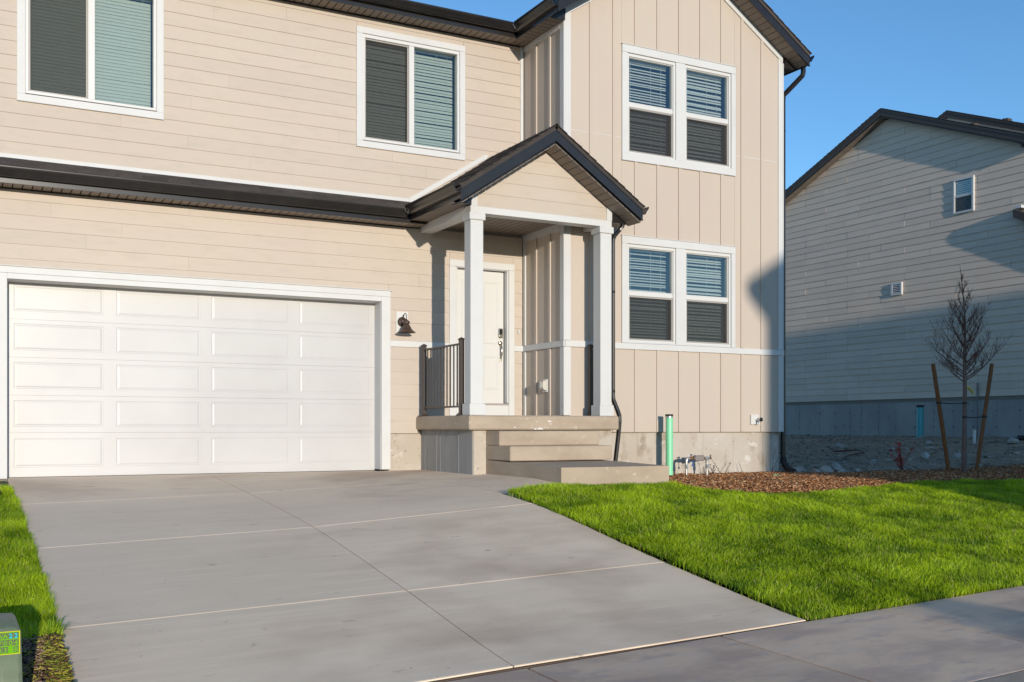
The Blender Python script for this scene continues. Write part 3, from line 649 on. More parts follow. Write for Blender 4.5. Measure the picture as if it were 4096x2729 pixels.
a = MB(); a.prism([(7.222, 1.165), (7.175, 1.18), (7.158, 1.22), (7.158, 1.27), (7.172, 1.305), (7.222, 1.32)], lambda p, q, t: (p, t, q), (-.77, -.66)); P('bubble_cover', a, M['clearplastic'], ob)
P('outlet_rib', MB().box(7.150, 7.159, -.735, -.695, 1.2, 1.29, .003), M['vinyl'], ob)
hb = P('tap_box', MB().box(10.752, 10.915, -1.262, -1.2315, .662, .818, .004), M['vinyl'])
a = MB(); a.tube([(10.855, -1.25, .735), (10.855, -1.32, .735)], .014, 10); a.tube([(10.855, -1.315, .735), (10.855, -1.335, .70), (10.855, -1.34, .66)], [.014, .013, .012], 10); P('hose_tap', a, M['steel'], hb, True)
a = MB(); a.lathe([(.0, .012), (.034, .008), (.036, 0), (.03, -.004), (0, -.004)], (10.89, -1.34, .74), 14, 'y'); P('tap_handle', a, M['black'], hb, True)
# ---- soffits, fascias, gutters, roofs
GP = [(0, -.115), (.055, -.115), (.075, -.10), (.083, -.078), (.102, -.055), (.118, -.034), (.125, -.008), (.125, 0), (.113, 0), (.113, -.012), (.105, -.034), (.072, -.075), (.062, -.105), (.006, -.105), (.006, 0), (0, 0)]
def gutter(axis, base, zt, t0, t1, m0=0, m1=0, sg=-1, par=H):
    n = len(GP); vs = []
    for t, mm in ((t0, m0), (t1, m1)):
        for o, z in GP:
            tt = t+mm*o; vs.append((tt, base+sg*o, zt+z) if axis == 'x' else (base+sg*o, tt, zt+z))
    a = MB().add(vs, [tuple(range(n))[::-1], tuple(range(n, 2*n))]+[(i, (i+1) % n, n+(i+1) % n, n+i) for i in range(n)])
    return P('gutter', a, M['bronze'], par, True)
def strip_panels(parent, axis, a0, a1, b0, b1, z, w=.111, t=.012):
    n = max(1, round((a1-a0)/w)); w = (a1-a0)/n
    for i in range(n):
        u0, u1 = a0+i*w+.0065, a0+(i+1)*w-.0065
        mb = MB().box(u0, u1, b0, b1, z, z+t, .002) if axis == 'x' else MB().box(b0, b1, u0, u1, z, z+t, .002)
        P('soffit_panel', mb, M['soffit'], parent)
# upper eave
so = P('soffit', MB().box(-1.05, 7.23, -.305, .02, 6.545, 6.56), M['bronze']); strip_panels(so, 'x', -1.05, 7.23, -.305, -.002, 6.53)
P('fascia', MB().box(-1.05, 6.96, -.325, -.306, 6.525, 6.70, .002), M['bronze'])
gutter('x', -.326, 6.705, -1.05, 6.955, 0, -1)
so = P('soffit', MB().box(6.98, 7.25, -1.24, -.3055, 6.545, 6.56), M['bronze']); strip_panels(so, 'y', -1.24, -.306, 6.98, 7.234, 6.53)
P('fascia', MB().box(6.96, 6.979, -1.53, -.3055, 6.515, 6.70, .002), M['bronze'])
gutter('y', 6.9595, 6.705, -1.545, -.331, 0, -1, -1)
P('gutter_strap', MB().tube([(6.83, -.43, 6.70), (6.836, -.455, 6.65), (6.87, -.46, 6.61)], .003, 6), M['steel'])
# wing roof and rakes
def slope_map(xr, zr, s, side):
    L = math.hypot(1, s); ux, uz = -side/L, s/L           # up the slope, towards the ridge
    nx_, nz_ = side*s/L, 1/L
    def f(xe, d, n, t): return (xe+ux*d+nx_*n, t, zr-s*abs(xe-xr)+uz*d+nz_*n)
    return f, L
def shingle_piece(f, xe, d0, d1, y0, y1, lip=.013):
    vs = [f(xe, d0, 0, y0), f(xe, d0, 0, y1), f(xe, d1, 0, y1), f(xe, d1, 0, y0), f(xe, d0, lip, y0), f(xe, d0, lip, y1), f(xe, d1, .004, y1), f(xe, d1, .004, y0)]
    return MB().add(vs, [(0,1,2,3),(4,7,6,5),(0,4,5,1),(1,5,6,2),(2,6,7,3),(3,7,4,0)])
def gable_roof(xr, zr, s, half, y0, y1L, y1R, tabs, dk=.045):
    deck = MB()
    for side, y1 in ((-1, y1L), (1, y1R)):
        f, L = slope_map(xr, zr-.012, s, side); xe = xr+side*half; d = half*L
        vs = [f(xe, 0, -dk, y0), f(xe, 0, -dk, y1), f(xe, d, -dk, y1), f(xe, d, -dk, y0), f(xe, 0, 0, y0), f(xe, 0, 0, y1), f(xe, d, 0, y1), f(xe, d, 0, y0)]
        deck.add(vs, [(0,3,2,1),(4,5,6,7),(0,1,5,4),(1,2,6,5),(2,3,7,6),(3,0,4,7)])
    rf = P('roof', deck, M['shingle'])
    for side, y1 in ((-1, y1L), (1, y1R)):
        f, L = slope_map(xr, zr-.012, s, side); xe = xr+side*half; d = half*L; n = int(d/.142); joined = MB()
        for i in range(n+1):
            d0, d1 = i*.142-.012, min(d, (i+1)*.142+.01)
            if tabs and side < 0:
                off = (i % 3)*.11; ys = [y0-.015]+[v for v in np.arange(y0+.1+off, y1-.06, .305)]+[y1]
                for q in range(len(ys)-1): P('shingle', shingle_piece(f, xe, d0, d1, ys[q]+.002, ys[q+1]-.002, rng.uniform(.010, .016)), M['shingle'], rf)
            else:
                m_ = shingle_piece(f, xe, d0, d1, y0-.015-rng.uniform(0, .01), y1, .015); joined.add(m_.v, m_.f)
        if joined.v: kind(P('shingle_courses', joined, M['shingle'], rf), 'stuff')
    rc = MB(); n = int((max(y1L, y1R)-y0)/.2)
    return rf
wr = gable_roof(9.345, 8.27, .65, 2.39, -1.57, 8, 8, False)
pr = gable_roof(6.63, 4.72, .665, 1.445, -2.07, -.02, -1.26, True)
for q in range(11):
    y = -2.08+q*.19
    P('ridge_cap', MB().add([(6.63-.11, y, 4.725-.073), (6.63, y, 4.735), (6.63+.11, y, 4.725-.073), (6.63-.11, y+.21, 4.718-.073), (6.63, y+.21, 4.728), (6.63+.11, y+.21, 4.718-.073)], [(0, 1, 4, 3), (1, 2, 5, 4)]), M['shingle'], pr)
def rake(xr, zt, s, half, yf, ysof, hF, zsof, pw=.111, ends=None):
    """barge boards on both slopes with sloped soffit panels behind them"""
    for side in (-1, 1):
        xe = xr+side*half; top = lambda x: zt-s*abs(x-xr)
        a = MB(); poly = [(xr, top(xr)-.03), (xe, top(xe)-.03), (xe, top(xe)-hF*.92), (xe-side*.06, top(xe-side*.06)-hF), (xr, top(xr)-hF)]
        a.prism(poly if side < 0 else poly[::-1], XZ, (yf, yf+.02)); fa = P('rake_fascia', a, M['bronze'])
        poly = [(xr, top(xr)-.018), (xe, top(xe)-.018), (xe, top(xe)-.075), (xr, top(xr)-.075)]
        P('drip_edge', MB().prism(poly if side < 0 else poly[::-1], XZ, (yf-.007, yf-.001)), M['bronze'], fa)
        poly = [(xr, top(xr)-hF+.012), (xe, top(xe)-hF+.012), (xe, top(xe)-hF-.004), (xr, top(xr)-hF-.004)]
        P('fascia_lip', MB().prism(poly if side < 0 else poly[::-1], XZ, (yf-.006, yf+.0185)), M['bronze'], fa)
        x_in, x_out = xr, xr+side*(half-.02); L = math.hypot(1, s); n = max(2, round(abs(x_out-x_in)*L/pw))
        sf = P('rake_soffit', MB().prism([(xr, zsof+.03), (x_out, zsof+.03-s*abs(x_out-xr)), (x_out, zsof+.018-s*abs(x_out-xr)), (xr, zsof+.018)], XZ, (yf+.021, ysof)), M['bronze'])
        for i in range(n):
            xa = x_in+(x_out-x_in)*(i+.06)/n; xb = x_in+(x_out-x_in)*(i+.94)/n
            za, zb = zsof-s*abs(xa-xr), zsof-s*abs(xb-xr)
            p = MB().hexa([(xa, yf+.021, za), (xb, yf+.021, zb), (xb, ysof, zb), (xa, ysof, za)], [(xa, yf+.021, za+.012), (xb, yf+.021, zb+.012), (xb, ysof, zb+.012), (xa, ysof, za+.012)])
            P('soffit_panel', p, M['soffit'], sf)
rake(9.345, 8.27, .65, 2.385, -1.56, -1.257, .215, 8.07)
rake(6.63, 4.72, .665, 1.43, -2.06, -1.7275, .215, 4.46)
# boxed eave returns
for xa, xb, zb, yy, f in ((6.98, 7.235, 6.53, -1.262, RS), (11.46, 11.71, 6.53, -1.262, RS), (5.225, 5.50, 3.6, -1.735, lambda x: 4.458-.66*abs(x-6.63)), (7.765, 8.03, 3.56, -1.735, lambda x: 4.458-.66*abs(x-6.63))):
    P('eave_return', MB().prism([(xa, zb-.01), (xb, zb-.01), (xb, max(f(xb), zb)+.01), (xa, max(f(xa), zb)+.01)], XZ, (yy-.01, yy+.01)), M['bronze'])
# right eave of the wing
so = P('soffit', MB().box(11.46, 11.70, -1.25, 8, 6.545, 6.56), M['bronze']); strip_panels(so, 'y', -1.25, .5, 11.46, 11.70, 6.53)
P('fascia', MB().box(11.702, 11.721, -1.54, 8, 6.515, 6.70), M['bronze']); gutter('y', 11.722, 6.705, -1.545, 8, 0, 0, 1)
# main roof behind
mr = MB(); mr.prism([(-.34, 6.70), (4.5, 8.60), (9.34, 6.70), (9.34, 6.64), (4.5, 8.54), (-.34, 6.64)], lambda a, b, t: (t, a, b), (-1.08, 11.3))
mr.prism([(0.1, 6.6), (9.0, 6.6), (4.5, 8.45)], lambda a, b, t: (t, a, b), (-.7, -.6)); P('roof', mr, M['shingle'])
cs = MB()
for i in range(20):
    y0, z0 = -.35+i*.131, 6.70+i*.131*.392; cs.hexa([(-1.09, y0, z0), (7.0, y0, z0), (7.0, y0+.14, z0+.055), (-1.09, y0+.14, z0+.055)], [(-1.09, y0, z0+.014), (7.0, y0, z0+.014), (7.0, y0+.14, z0+.059), (-1.09, y0+.14, z0+.059)])
kind(P('shingle_courses', cs, M['shingle']), 'stuff')
# pent roof over the garage
so = P('soffit', MB().box(-1.05, 5.49, -.305, .02, 3.571, 3.585), M['bronze']); strip_panels(so, 'x', -1.05, 5.46, -.305, -.018, 3.556)
P('fascia', MB().box(-1.05, 5.21, -.325, -.306, 3.552, 3.725, .002), M['bronze']); gutter('x', -.326, 3.73, -1.05, 5.205, 0, -1)
P('soffit_channel', MB().box(-1.05, 5.47, -.05, -.0215, 3.542, 3.553), M['bronze']); P('soffit_channel', MB().box(-1.05, 7.18, -.05, -.022, 6.517, 6.5285), M['bronze'])
pd = P('pent_roof', MB().prism([(-.335, 3.722), (0.0, 3.945), (0.0, 3.90), (-.335, 3.675)], YZ, (-1.07, 5.6)), M['shingle'])
for i in range(3):
    y0, y1 = -.352+i*.118, min(-.012, -.352+i*.118+.135); z0 = 3.722+(y0+.335)*.666; z1 = 3.722+(y1+.335)*.666
    x = -1.08-(i*.1) % .3
    while x < 5.35:
        xe = min(x+.305, 5.36-.0*i); xa = max(x, -1.08)
        t = rng.uniform(.010, .016)
        if xe-xa > .03: P('shingle', MB().hexa([(xa+.002, y0, z0), (xe-.002, y0, z0), (xe-.002, y1, z1), (xa+.002, y1, z1)], [(xa+.002, y0, z0+t), (xe-.002, y0, z0+t), (xe-.002, y1, z1+.004), (xa+.002, y1, z1+.004)]), M['shingle'], pd)
        x += .305
P('flashing', MB().box(-.75, 5.345, -.040, -.006, 3.908, 3.976, .003), M['white'])
P('flashing', MB().prism([(5.33, 3.905), (6.585, 4.705), (6.62, 4.768), (6.56, 4.768), (5.31, 3.972)], XZ, (-.045, -.008)), M['white'])
# porch eaves
so = P('soffit', MB().box(5.225, 5.499, -1.73, -.3, 3.616, 3.63), M['bronze']); strip_panels(so, 'y', -1.73, -.02, 5.225, 5.499, 3.602)
P('fascia', MB().box(5.203, 5.222, -2.038, -.31, 3.585, 3.765, .002), M['bronze']); gutter('y', 5.2025, 3.772, -2.05, -.331, 0, -1, -1)
P('gutter_strap', MB().tube([(5.085, -.43, 3.765), (5.09, -.455, 3.70), (5.13, -.46, 3.66)], .003, 6), M['steel'])
so = P('soffit', MB().box(7.757, 8.03, -1.73, -1.255, 3.576, 3.59), M['bronze']); strip_panels(so, 'y', -1.73, -1.255, 7.757, 8.03, 3.562)
P('fascia', MB().box(8.038, 8.057, -2.038, -1.26, 3.56, 3.755, .002), M['bronze']); gutter('y', 8.0575, 3.765, -2.04, -1.265, 0, 0, 1)
so = P('porch_ceiling', MB().box(5.691, 7.235, -1.534, -.002, 3.612, 3.63), M['bronze']); strip_panels(so, 'x', 5.691, 7.235, -1.534, -.022, 3.598)
strip_panels(so, 'x', 7.262, 7.565, -1.534, -1.252, 3.598)
# downspouts (ribbed rectangular pipes)
def spout(pts, wx=.064, wy=.05, name='downspout'):
    a = MB(); pr_ = []
    for sx, sy in ((-1, -1), (1, -1), (1, 1), (-1, 1)):
        pr_.append((sx*wx/2, sy*wy/2))
    ribs = []
    for i in range(4):
        p, q = pr_[i], pr_[(i+1) % 4]
        for k in range(6):
            t = k/6; x, y = p[0]+(q[0]-p[0])*t, p[1]+(q[1]-p[1])*t
            s_ = .93 if k % 2 else 1.0; ribs.append((x*s_, y*s_))
    n = len(ribs); pts = [Vector(p) for p in pts]; vs = []; up = None
    for i, p in enumerate(pts):
        t = (pts[min(i+1, len(pts)-1)]-pts[max(i-1, 0)]).normalized()
        ax = Vector((1, 0, 0)); ax = (ax-t*ax.dot(t)).normalized(); ay = t.cross(ax)
        vs += [tuple(p+ax*u+ay*v) for u, v in ribs]
    fs = [(i*n+k, i*n+(k+1) % n, (i+1)*n+(k+1) % n, (i+1)*n+k) for i in range(len(pts)-1) for k in range(n)]
    fs += [tuple(range(n))[::-1], tuple((len(pts)-1)*n+k for k in range(n))]
    return P(name, a.add(vs, fs), M['bronze'], H, False)
d1 = spout([(11.78, -1.36, 6.60), (11.78, -1.36, 6.47), (11.77, -1.352, 6.42), (11.74, -1.33, 6.38), (11.56, -1.22, 6.16), (11.51, -1.19, 6.10), (11.50, -1.185, 6.02), (11.50, -1.185, .12), (11.505, -1.20, .04), (11.52, -1.24, -.05), (11.55, -1.33, -.12)])
for z in (5.5, 2.9, 1.1): P('pipe_clip', MB().box(11.459, 11.536, -1.214, -1.156, z, z+.03, .003), M['bronze'], d1)
fl = MB(); fl.tube([(11.50, -1.19, .12), (11.503, -1.195, .06), (11.512, -1.22, 0), (11.53, -1.26, -.06), (11.555, -1.31, -.10), (11.59, -1.38, -.125)], .052, 12)
d1b = P('downspout_hose', fl, M['rubber'], d1, True)
for i in range(9):
    t = i/8; P('hose_ring', MB().lathe([(.05, -.006), (.057, 0), (.05, .006)], (11.50+.05*t*t, -1.192-.13*t*t, .10-.2*t), 14), M['rubber'], d1)
d2 = spout([(7.965, -1.70, 3.655), (7.965, -1.70, 3.58), (7.955, -1.695, 3.52), (7.92, -1.68, 3.47), (7.83, -1.69, 3.38), (7.802, -1.69, 3.33), (7.797, -1.69, 3.26), (7.797, -1.69, 1.07), (7.802, -1.695, 1.01), (7.85, -1.73, .86), (7.868, -1.75, .78), (7.868, -1.755, .70), (7.855, -1.745, .50), (7.81, -1.73, .1), (7.80, -1.73, -.12)], .044, .05)
for z in (2.55, 1.12): P('pipe_clip', MB().box(7.753, 7.822, -1.718, -1.662, z, z+.03, .003), M['bronze'], d2)
# ================================================================== THE HOUSE NEXT DOOR (its gable wall faces ours)
N = empty('neighbor_house', (22, 4, 0)); tag(N, 'grey lap-sided house next door, shaded gable wall with one small window', 'house')
def PN(name, mb, m, parent=N, smooth=False):
    off = Vector((22, 4, 0)); mb.v = [tuple(Vector(p)-off) for p in mb.v]
    return mb.build(name, m, parent, smooth)
NR = lambda y: 9.08-.41*abs(y-6.06)            # soffit line
YF, YB = 1.85, 10.25
def y_lo(z): return YF if z > 5.55 else (-1.7 if z < 3.7 else max(-1.7, YF-(5.55-z)*2.02+.15))
def y_span(z):
    a, b = y_lo(z), YB
    if z > NR(YB): b = 6.06+(9.08-z)/.41
    if z > NR(YF): a = 6.06-(9.08-z)/.41
    return a, b
JY = [[9.15, 7.51, 5.47, 2.27], [8.33, 6.7, 4.64, 1.0], [9.15, 7.51, 6.28, 3.83], [8.33, 6.7, 5.47, 2.9], [9.15, 7.1, 4.64, 3.2], [8.33, 7.51, 5.47, .2]]
k = 0; z = 1.391
while z < 9.0:
    z1 = min(z+.178, 9.07); a0, b0 = y_span(z+.002); a1, b1 = y_span(z1)
    js = [j for j in JY[(k*5+k//3) % 6] if a0+.35 < j < b0-.35]; js = js if k % 4 else js[:2]
    cuts = [None]+sorted(js)+[None]
    for i in range(len(cuts)-1):
        p0 = (a0, a1) if cuts[i] is None else (cuts[i]+.004,)*2; p1 = (b0, b1) if cuts[i+1] is None else (cuts[i+1]-.003,)*2
        if 5.95 < z+.09 < 6.93: pass
        e0, e1 = rng.uniform(-.004, .002, 2)
        X0, X1 = 21.973, 21.987
        m_ = MB().hexa([(X0+e0, p0[0], z), (X0+e1, p1[0], z), (X0+e1+.008, p1[0], z), (X0+e0+.008, p0[0], z)], [(X1+e0, p0[1], z1+.003), (X1+e1, p1[1], z1+.003), (X1+.008, p1[1], z1+.003), (X1+.008, p0[1], z1+.003)])
        PN('siding_board', m_, M['nsiding'])
    z += .178; k += 1
PN('wall', MB().prism([(-1.7, 1.3), (YB, 1.3), (YB, 7.3), (6.06, 9.0), (YF, 7.3), (YF, 5.5), (-1.7, 3.75)], lambda a, b, t: (t, a, b), (22.0, 22.15)), M['core'])
PN('wall', MB().box(22.15, 34, YF+.05, YF+.2, 1.3, 7.2).box(22.15, 34, YB-.2, YB, 1.3, 7.2).box(34, 34.2, YF, YB, 1.3, 7.3).box(22.15, 30, -1.7, -1.55, 1.3, 3.7), M['nsiding'])
PN('foundation', MB().box(22.01, 34, -1.68, YB-.02, -.4, 1.392), M['nfound'])
for y in (9.45, 8.63, 8.0, 7.43, 7.01, 6.4, 5.8, 5.14, 4.56, 3.95, 3.36, 2.69, 2.06, 1.4, .8):
    PN('form_seam', MB().box(22.004, 22.012, y-.006, y+.006, -.2, 1.385), M['nfound'])
    for zt in (.62, 1.02): PN('form_tie', MB().box(22.002, 22.012, y-.018, y+.018, zt, zt+.022), M['asphalt'])
PN('conduit', MB().tube([(21.95, 3.19, .3), (21.95, 3.19, 1.72)], .022, 8), M['grey_cast'], smooth=True)
# window and vent
nw = PN('window', MB().box(21.935, 22, 3.29, 3.35, 6.05, 6.94, .004).box(21.935, 22, 3.85, 3.905, 6.05, 6.94, .004).box(21.935, 22, 3.3505, 3.8495, 6.05, 6.10, .004).box(21.935, 22, 3.3505, 3.8495, 6.885, 6.94, .004).box(21.945, 22, 3.3505, 3.8495, 6.46, 6.52, .004), M['vinyl'])
PN('pane', MB().box(21.964, 21.967, 3.35, 3.85, 6.52, 6.885), M['glass'], nw); PN('pane', MB().box(21.966, 21.969, 3.35, 3.85, 6.10, 6.46), M['glass'], nw)
PN('screen', MB().add([(21.958, 3.35, 6.1), (21.958, 3.85, 6.1), (21.958, 3.85, 6.46), (21.958, 3.35, 6.46)], [(0, 1, 2, 3)]), M['screen'], nw)
PN('backing', MB().box(21.9715, 21.9745, 3.35, 3.85, 6.1, 6.885), M['dark'], nw)
for i in range(15): PN('slat', MB().hexa([(21.9695, 3.36, 6.12+i*.05), (21.9695, 3.83, 6.12+i*.05), (21.971, 3.83, 6.12+i*.05), (21.971, 3.36, 6.12+i*.05)], [(21.9695, 3.36, 6.155+i*.05), (21.9695, 3.83, 6.155+i*.05), (21.971, 3.83, 6.155+i*.05), (21.971, 3.36, 6.155+i*.05)]), M['slat'], nw)
vb = MB(); ring_ = [(5.53, 5.905, 4.20, 4.54)]
vb.box(21.93, 21.985, 5.53, 5.59, 4.20, 4.54, .004).box(21.93, 21.985, 5.845, 5.905, 4.20, 4.54, .004).box(21.93, 21.985, 5.5905, 5.8445, 4.20, 4.255, .004).box(21.93, 21.985, 5.5905, 5.8445, 4.485, 4.54, .004)
vt = PN('wall_vent', vb, M['vinyl']); PN('vent_back', MB().box(21.97, 21.985, 5.5905, 5.8445, 4.255, 4.485), M['grey_cast'], vt)
for i in range(5): PN('louver', MB().hexa([(21.925, 5.592, 4.262+i*.045), (21.925, 5.843, 4.262+i*.045), (21.932, 5.843, 4.262+i*.045), (21.932, 5.592, 4.262+i*.045)], [(21.955, 5.592, 4.295+i*.045), (21.955, 5.843, 4.295+i*.045), (21.962, 5.843, 4.295+i*.045), (21.962, 5.592, 4.295+i*.045)]), M['vinyl'], vt)
# roof: ridge along x
def nroof(x0, x1, yr, zr, s, hb, hf, name='roof', soff=True):
    t = lambda y: zr-s*abs(y-yr)
    a = MB(); a.prism([(yr-hf, t(yr-hf)), (yr, zr), (yr+hb, t(yr+hb)), (yr+hb, t(yr+hb)-.06), (yr, zr-.06), (yr-hf, t(yr-hf)-.06)], lambda p, q, u: (u, p, q), (x0, x1))
    rf = PN(name, a, M['shingle'])
    for sg, h in ((-1, hf), (1, hb)):
        ye = yr+sg*h
        PN('rake_fascia', MB().prism([(yr, zr-.02), (ye, t(ye)-.02), (ye, t(ye)-.20), (yr, zr-.20)], lambda p, q, u: (u, p, q), (x0+.006, x0+.03)), M['nroof'], rf)
        PN('fascia_lip', MB().prism([(yr, zr-.015), (ye, t(ye)-.015), (ye, t(ye)-.07), (yr, zr-.07)], lambda p, q, u: (u, p, q), (x0-.006, x0+.005)), M['nroof'], rf)
        n = int(h/.142); j = MB()
        for i in range(n+1):
            ya, yb = ye-sg*(i*.142-.012), ye-sg*min(h, (i+1)*.142+.01)
            j.hexa([(x0-.01, ya, t(ya)), (x1, ya, t(ya)), (x1, yb, t(yb)), (x0-.01, yb, t(yb))], [(x0-.01-rng.uniform(0, .012), ya, t(ya)+.016), (x1, ya, t(ya)+.016), (x1, yb, t(yb)+.004), (x0-.01, yb, t(yb)+.004)])
        kind(PN('shingle_courses', j, M['shingle'], rf), 'stuff')
    return rf
nr = nroof(21.72, 33, 6.06, 9.32, .41, 4.65, 4.5)
for sg, h in ((-1, 4.45), (1, 4.6)):
    n = int(h/.14); sf = PN('rake_soffit', MB().prism([(6.06, 9.11), (6.06+sg*h, 9.11-.41*h), (6.06+sg*h, 9.10-.41*h), (6.06, 9.10)], lambda p, q, u: (u, p, q), (21.751, 21.99)), M['bronze'])
    for i in range(n):
        ya, yb = 6.06+sg*(i*.14+.005), 6.06+sg*((i+1)*.14-.005); za, zb = 9.085-.41*abs(ya-6.06), 9.085-.41*abs(yb-6.06)
        PN('soffit_panel', MB().hexa([(21.751, ya, za), (21.99, ya, za), (21.99, yb, zb), (21.751, yb, zb)], [(21.751, ya, za+.012), (21.99, ya, za+.012), (21.99, yb, zb+.012), (21.751, yb, zb+.012)]), M['soffit'], sf)
PN('eave_box', MB().box(21.76, 33, YF-.38, YF+.02, 7.28, 7.30).box(21.76, 33, YF-.4, YF-.381, 7.24, 7.44).box(21.76, 33, YB-.02, YB+.4, 7.24, 7.26).box(21.76, 33, YB+.401, YB+.42, 7.2, 7.38), M['nroof'])
# higher part of the same roof
nroof(24.8, 36, 6.42, 9.80, .41, 4.8, 5.0)
PN('wall', MB().prism([(1.6, 7.0), (11, 7.0), (11, 7.75), (6.42, 9.63), (1.6, 7.65)], lambda p, q, u: (u, p, q), (24.85, 25.2)), M['nsiding'])
for x, y, zb in ((25.6, 5.05, 9.80-.41*1.37), (26.3, 4.75, 9.80-.41*1.67), (24.15, 5.0, 9.32-.41*1.06)):
    PN('roof_vent', MB().hexa([(x-.1, y-.1, zb-.05), (x+.1, y-.1, zb-.05), (x+.1, y+.1, zb+.04), (x-.1, y+.1, zb+.04)], [(x-.09, y-.09, zb+.07), (x+.09, y-.09, zb+.07), (x+.09, y+.08, zb+.09), (x-.09, y+.08, zb+.09)]), M['nroof'])
# low garage roof running forward from the front wall
t = lambda y: 5.83-.49*(2.03-y)
lr = PN('garage_roof', MB().prism([(-2.1, t(-2.1)), (2.03, t(2.03)), (2.03, t(2.03)-.05), (-2.1, t(-2.1)-.05)], lambda p, q, u: (u, p, q), (21.72, 30)), M['shingle'])
PN('rake_fascia', MB().prism([(-2.1, t(-2.1)-.02), (2.03, t(2.03)-.02), (2.03, t(2.03)-.2), (-2.1, t(-2.1)-.2)], lambda p, q, u: (u, p, q), (21.715, 21.74)), M['nroof'], lr)
PN('rake_soffit', MB().prism([(-2.05, t(-2.05)-.19), (2.02, t(2.02)-.19), (2.02, t(2.02)-.2), (-2.05, t(-2.05)-.2)], lambda p, q, u: (u, p, q), (21.741, 21.99)), M['soffit'], lr)
PN('flashing', MB().box(21.73, 22.6, 1.82, 2.0, 5.83, 5.90, .004), M['white'], lr)

# ================================================================== the house across the street (behind the camera; throws the soft shadow on the right)
O = empty('house_across_street', (13.4, -37, -.9)); tag(O, 'tan two-storey gabled house across the street facing the driveway', 'house')
def PO(name, mb, m, parent=O):
    off = Vector((13.4, -37, -.9)); mb.v = [tuple(Vector(p)-off) for p in mb.v]; return mb.build(name, m, parent)
ot = lambda x: 10.91-.6*abs(x-13.4)
PO('wall', MB().prism([(7.2, -1.2), (19.6, -1.2), (19.6, 6.9), (13.4, 10.5), (7.2, 6.9)], lambda a, b, u: (a, u, b), (-42, -32.35)), M['siding'])
PO('roof', MB().prism([(6.83, ot(6.83)), (13.4, 10.91), (19.97, ot(19.97)), (19.97, ot(19.97)-.2), (13.4, 10.69), (6.83, ot(6.83)-.2)], lambda a, b, u: (a, u, b), (-42.4, -32)), M['shingle'])
PO('soffit', MB().box(6.85, 7.19, -42.3, -32.05, 6.74, 6.77).box(19.61, 19.95, -42.3, -32.05, 6.74, 6.77), M['soffit'])
for x, z in ((9.2, 4.4), (13.4, 4.4), (17.4, 4.4), (9.2, .8), (17.4, .8)):
    wdw = PO('window', MB().box(x-.8, x+.8, -32.35, -32.30, z-.7, z+.7), M['vinyl']); PO('pane', MB().box(x-.7, x+.7, -32.299, -32.29, z-.6, z+.6), M['dark'], wdw)
PO('door', MB().box(12.9, 13.9, -32.35, -32.3, -.9, 1.3), M['door'])

# ================================================================== yard pieces
def thing(name, mb, m, label, cat, group=None, smooth=True):
    return tag(mb.build(name, m, None, smooth), label, cat, group)
gp = empty('drain_pipe', (8.93, -1.5, g(8.93, -1.5))); tag(gp, 'upright mint green pipe with black rubber cap beside the concrete landing', 'pipe')
b0 = -g(8.93, -1.5)
MB().lathe([(0.0, -.35), (.054, -.35), (.054, b0+.76), (.050, b0+.76)], (.015, 0, 0), 20).build('pipe_body', M['green_pipe'], gp, True)
MB().lathe([(.054, b0+.758), (.0565, b0+.758), (.0565, b0+.792), (.055, b0+.792)], (.012, 0, 0), 20).build('hose_clamp', M['steel'], gp, True)
MB().lathe([(.055, b0+.775), (.059, b0+.793), (.060, b0+.806), (.054, b0+.812), (0, b0+.812)], (.012, 0, 0), 20).build('rubber_cap', M['rubber'], gp, True)
tp = empty('drain_pipe', (21.2, 4.3, g(21.2, 4.3))); tag(tp, 'teal upright pipe in front of the grey neighbouring foundation', 'pipe')
MB().lathe([(0, -.3), (.085, -.3), (.085, .80), (.08, .80)], (0, 0, 0), 16).build('pipe_body', M['teal_pipe'], tp, True)
MB().lathe([(.086, .78), (.09, .80), (.09, .84), (0, .845)], (0, 0, 0), 16).build('rubber_cap', M['rubber'], tp, True)
wp = empty('utility_pipe', (19.6, 1.45, g(19.6, 1.45))); tag(wp, 'short thin white pipe standing in the dirt behind the young tree', 'pipe')
MB().lathe([(0, -.2), (.03, -.2), (.03, .27), (.028, .28), (0, .28)], (0, 0, 0), 12).build('pipe_body', M['vinyl'], wp, True)
MB().lathe([(.034, .22), (.036, .225), (.036, .30), (0, .303)], (0, 0, 0), 12).build('pipe_cap', M['vinyl'], wp, True)
bp = MB(); bp.tube([(20.5, 1.0, g(20.5, 1)+.06), (20.9, .1, g(20.9, .1)+.06), (21.2, -.8, g(21.2, -.8)+.06)], .055, 12)
for i in range(26):
    q = i/25; bp.lathe([(.055, -.012), (.063, 0), (.055, .012)], (20.5+.7*q, 1.0-1.8*q, g(20.5+.7*q, 1-1.8*q)+.06), 10, 'y')
thing('drain_hose', bp, M['rubber'], 'black corrugated drain hose lying on the dirt by the foundation', 'hose')
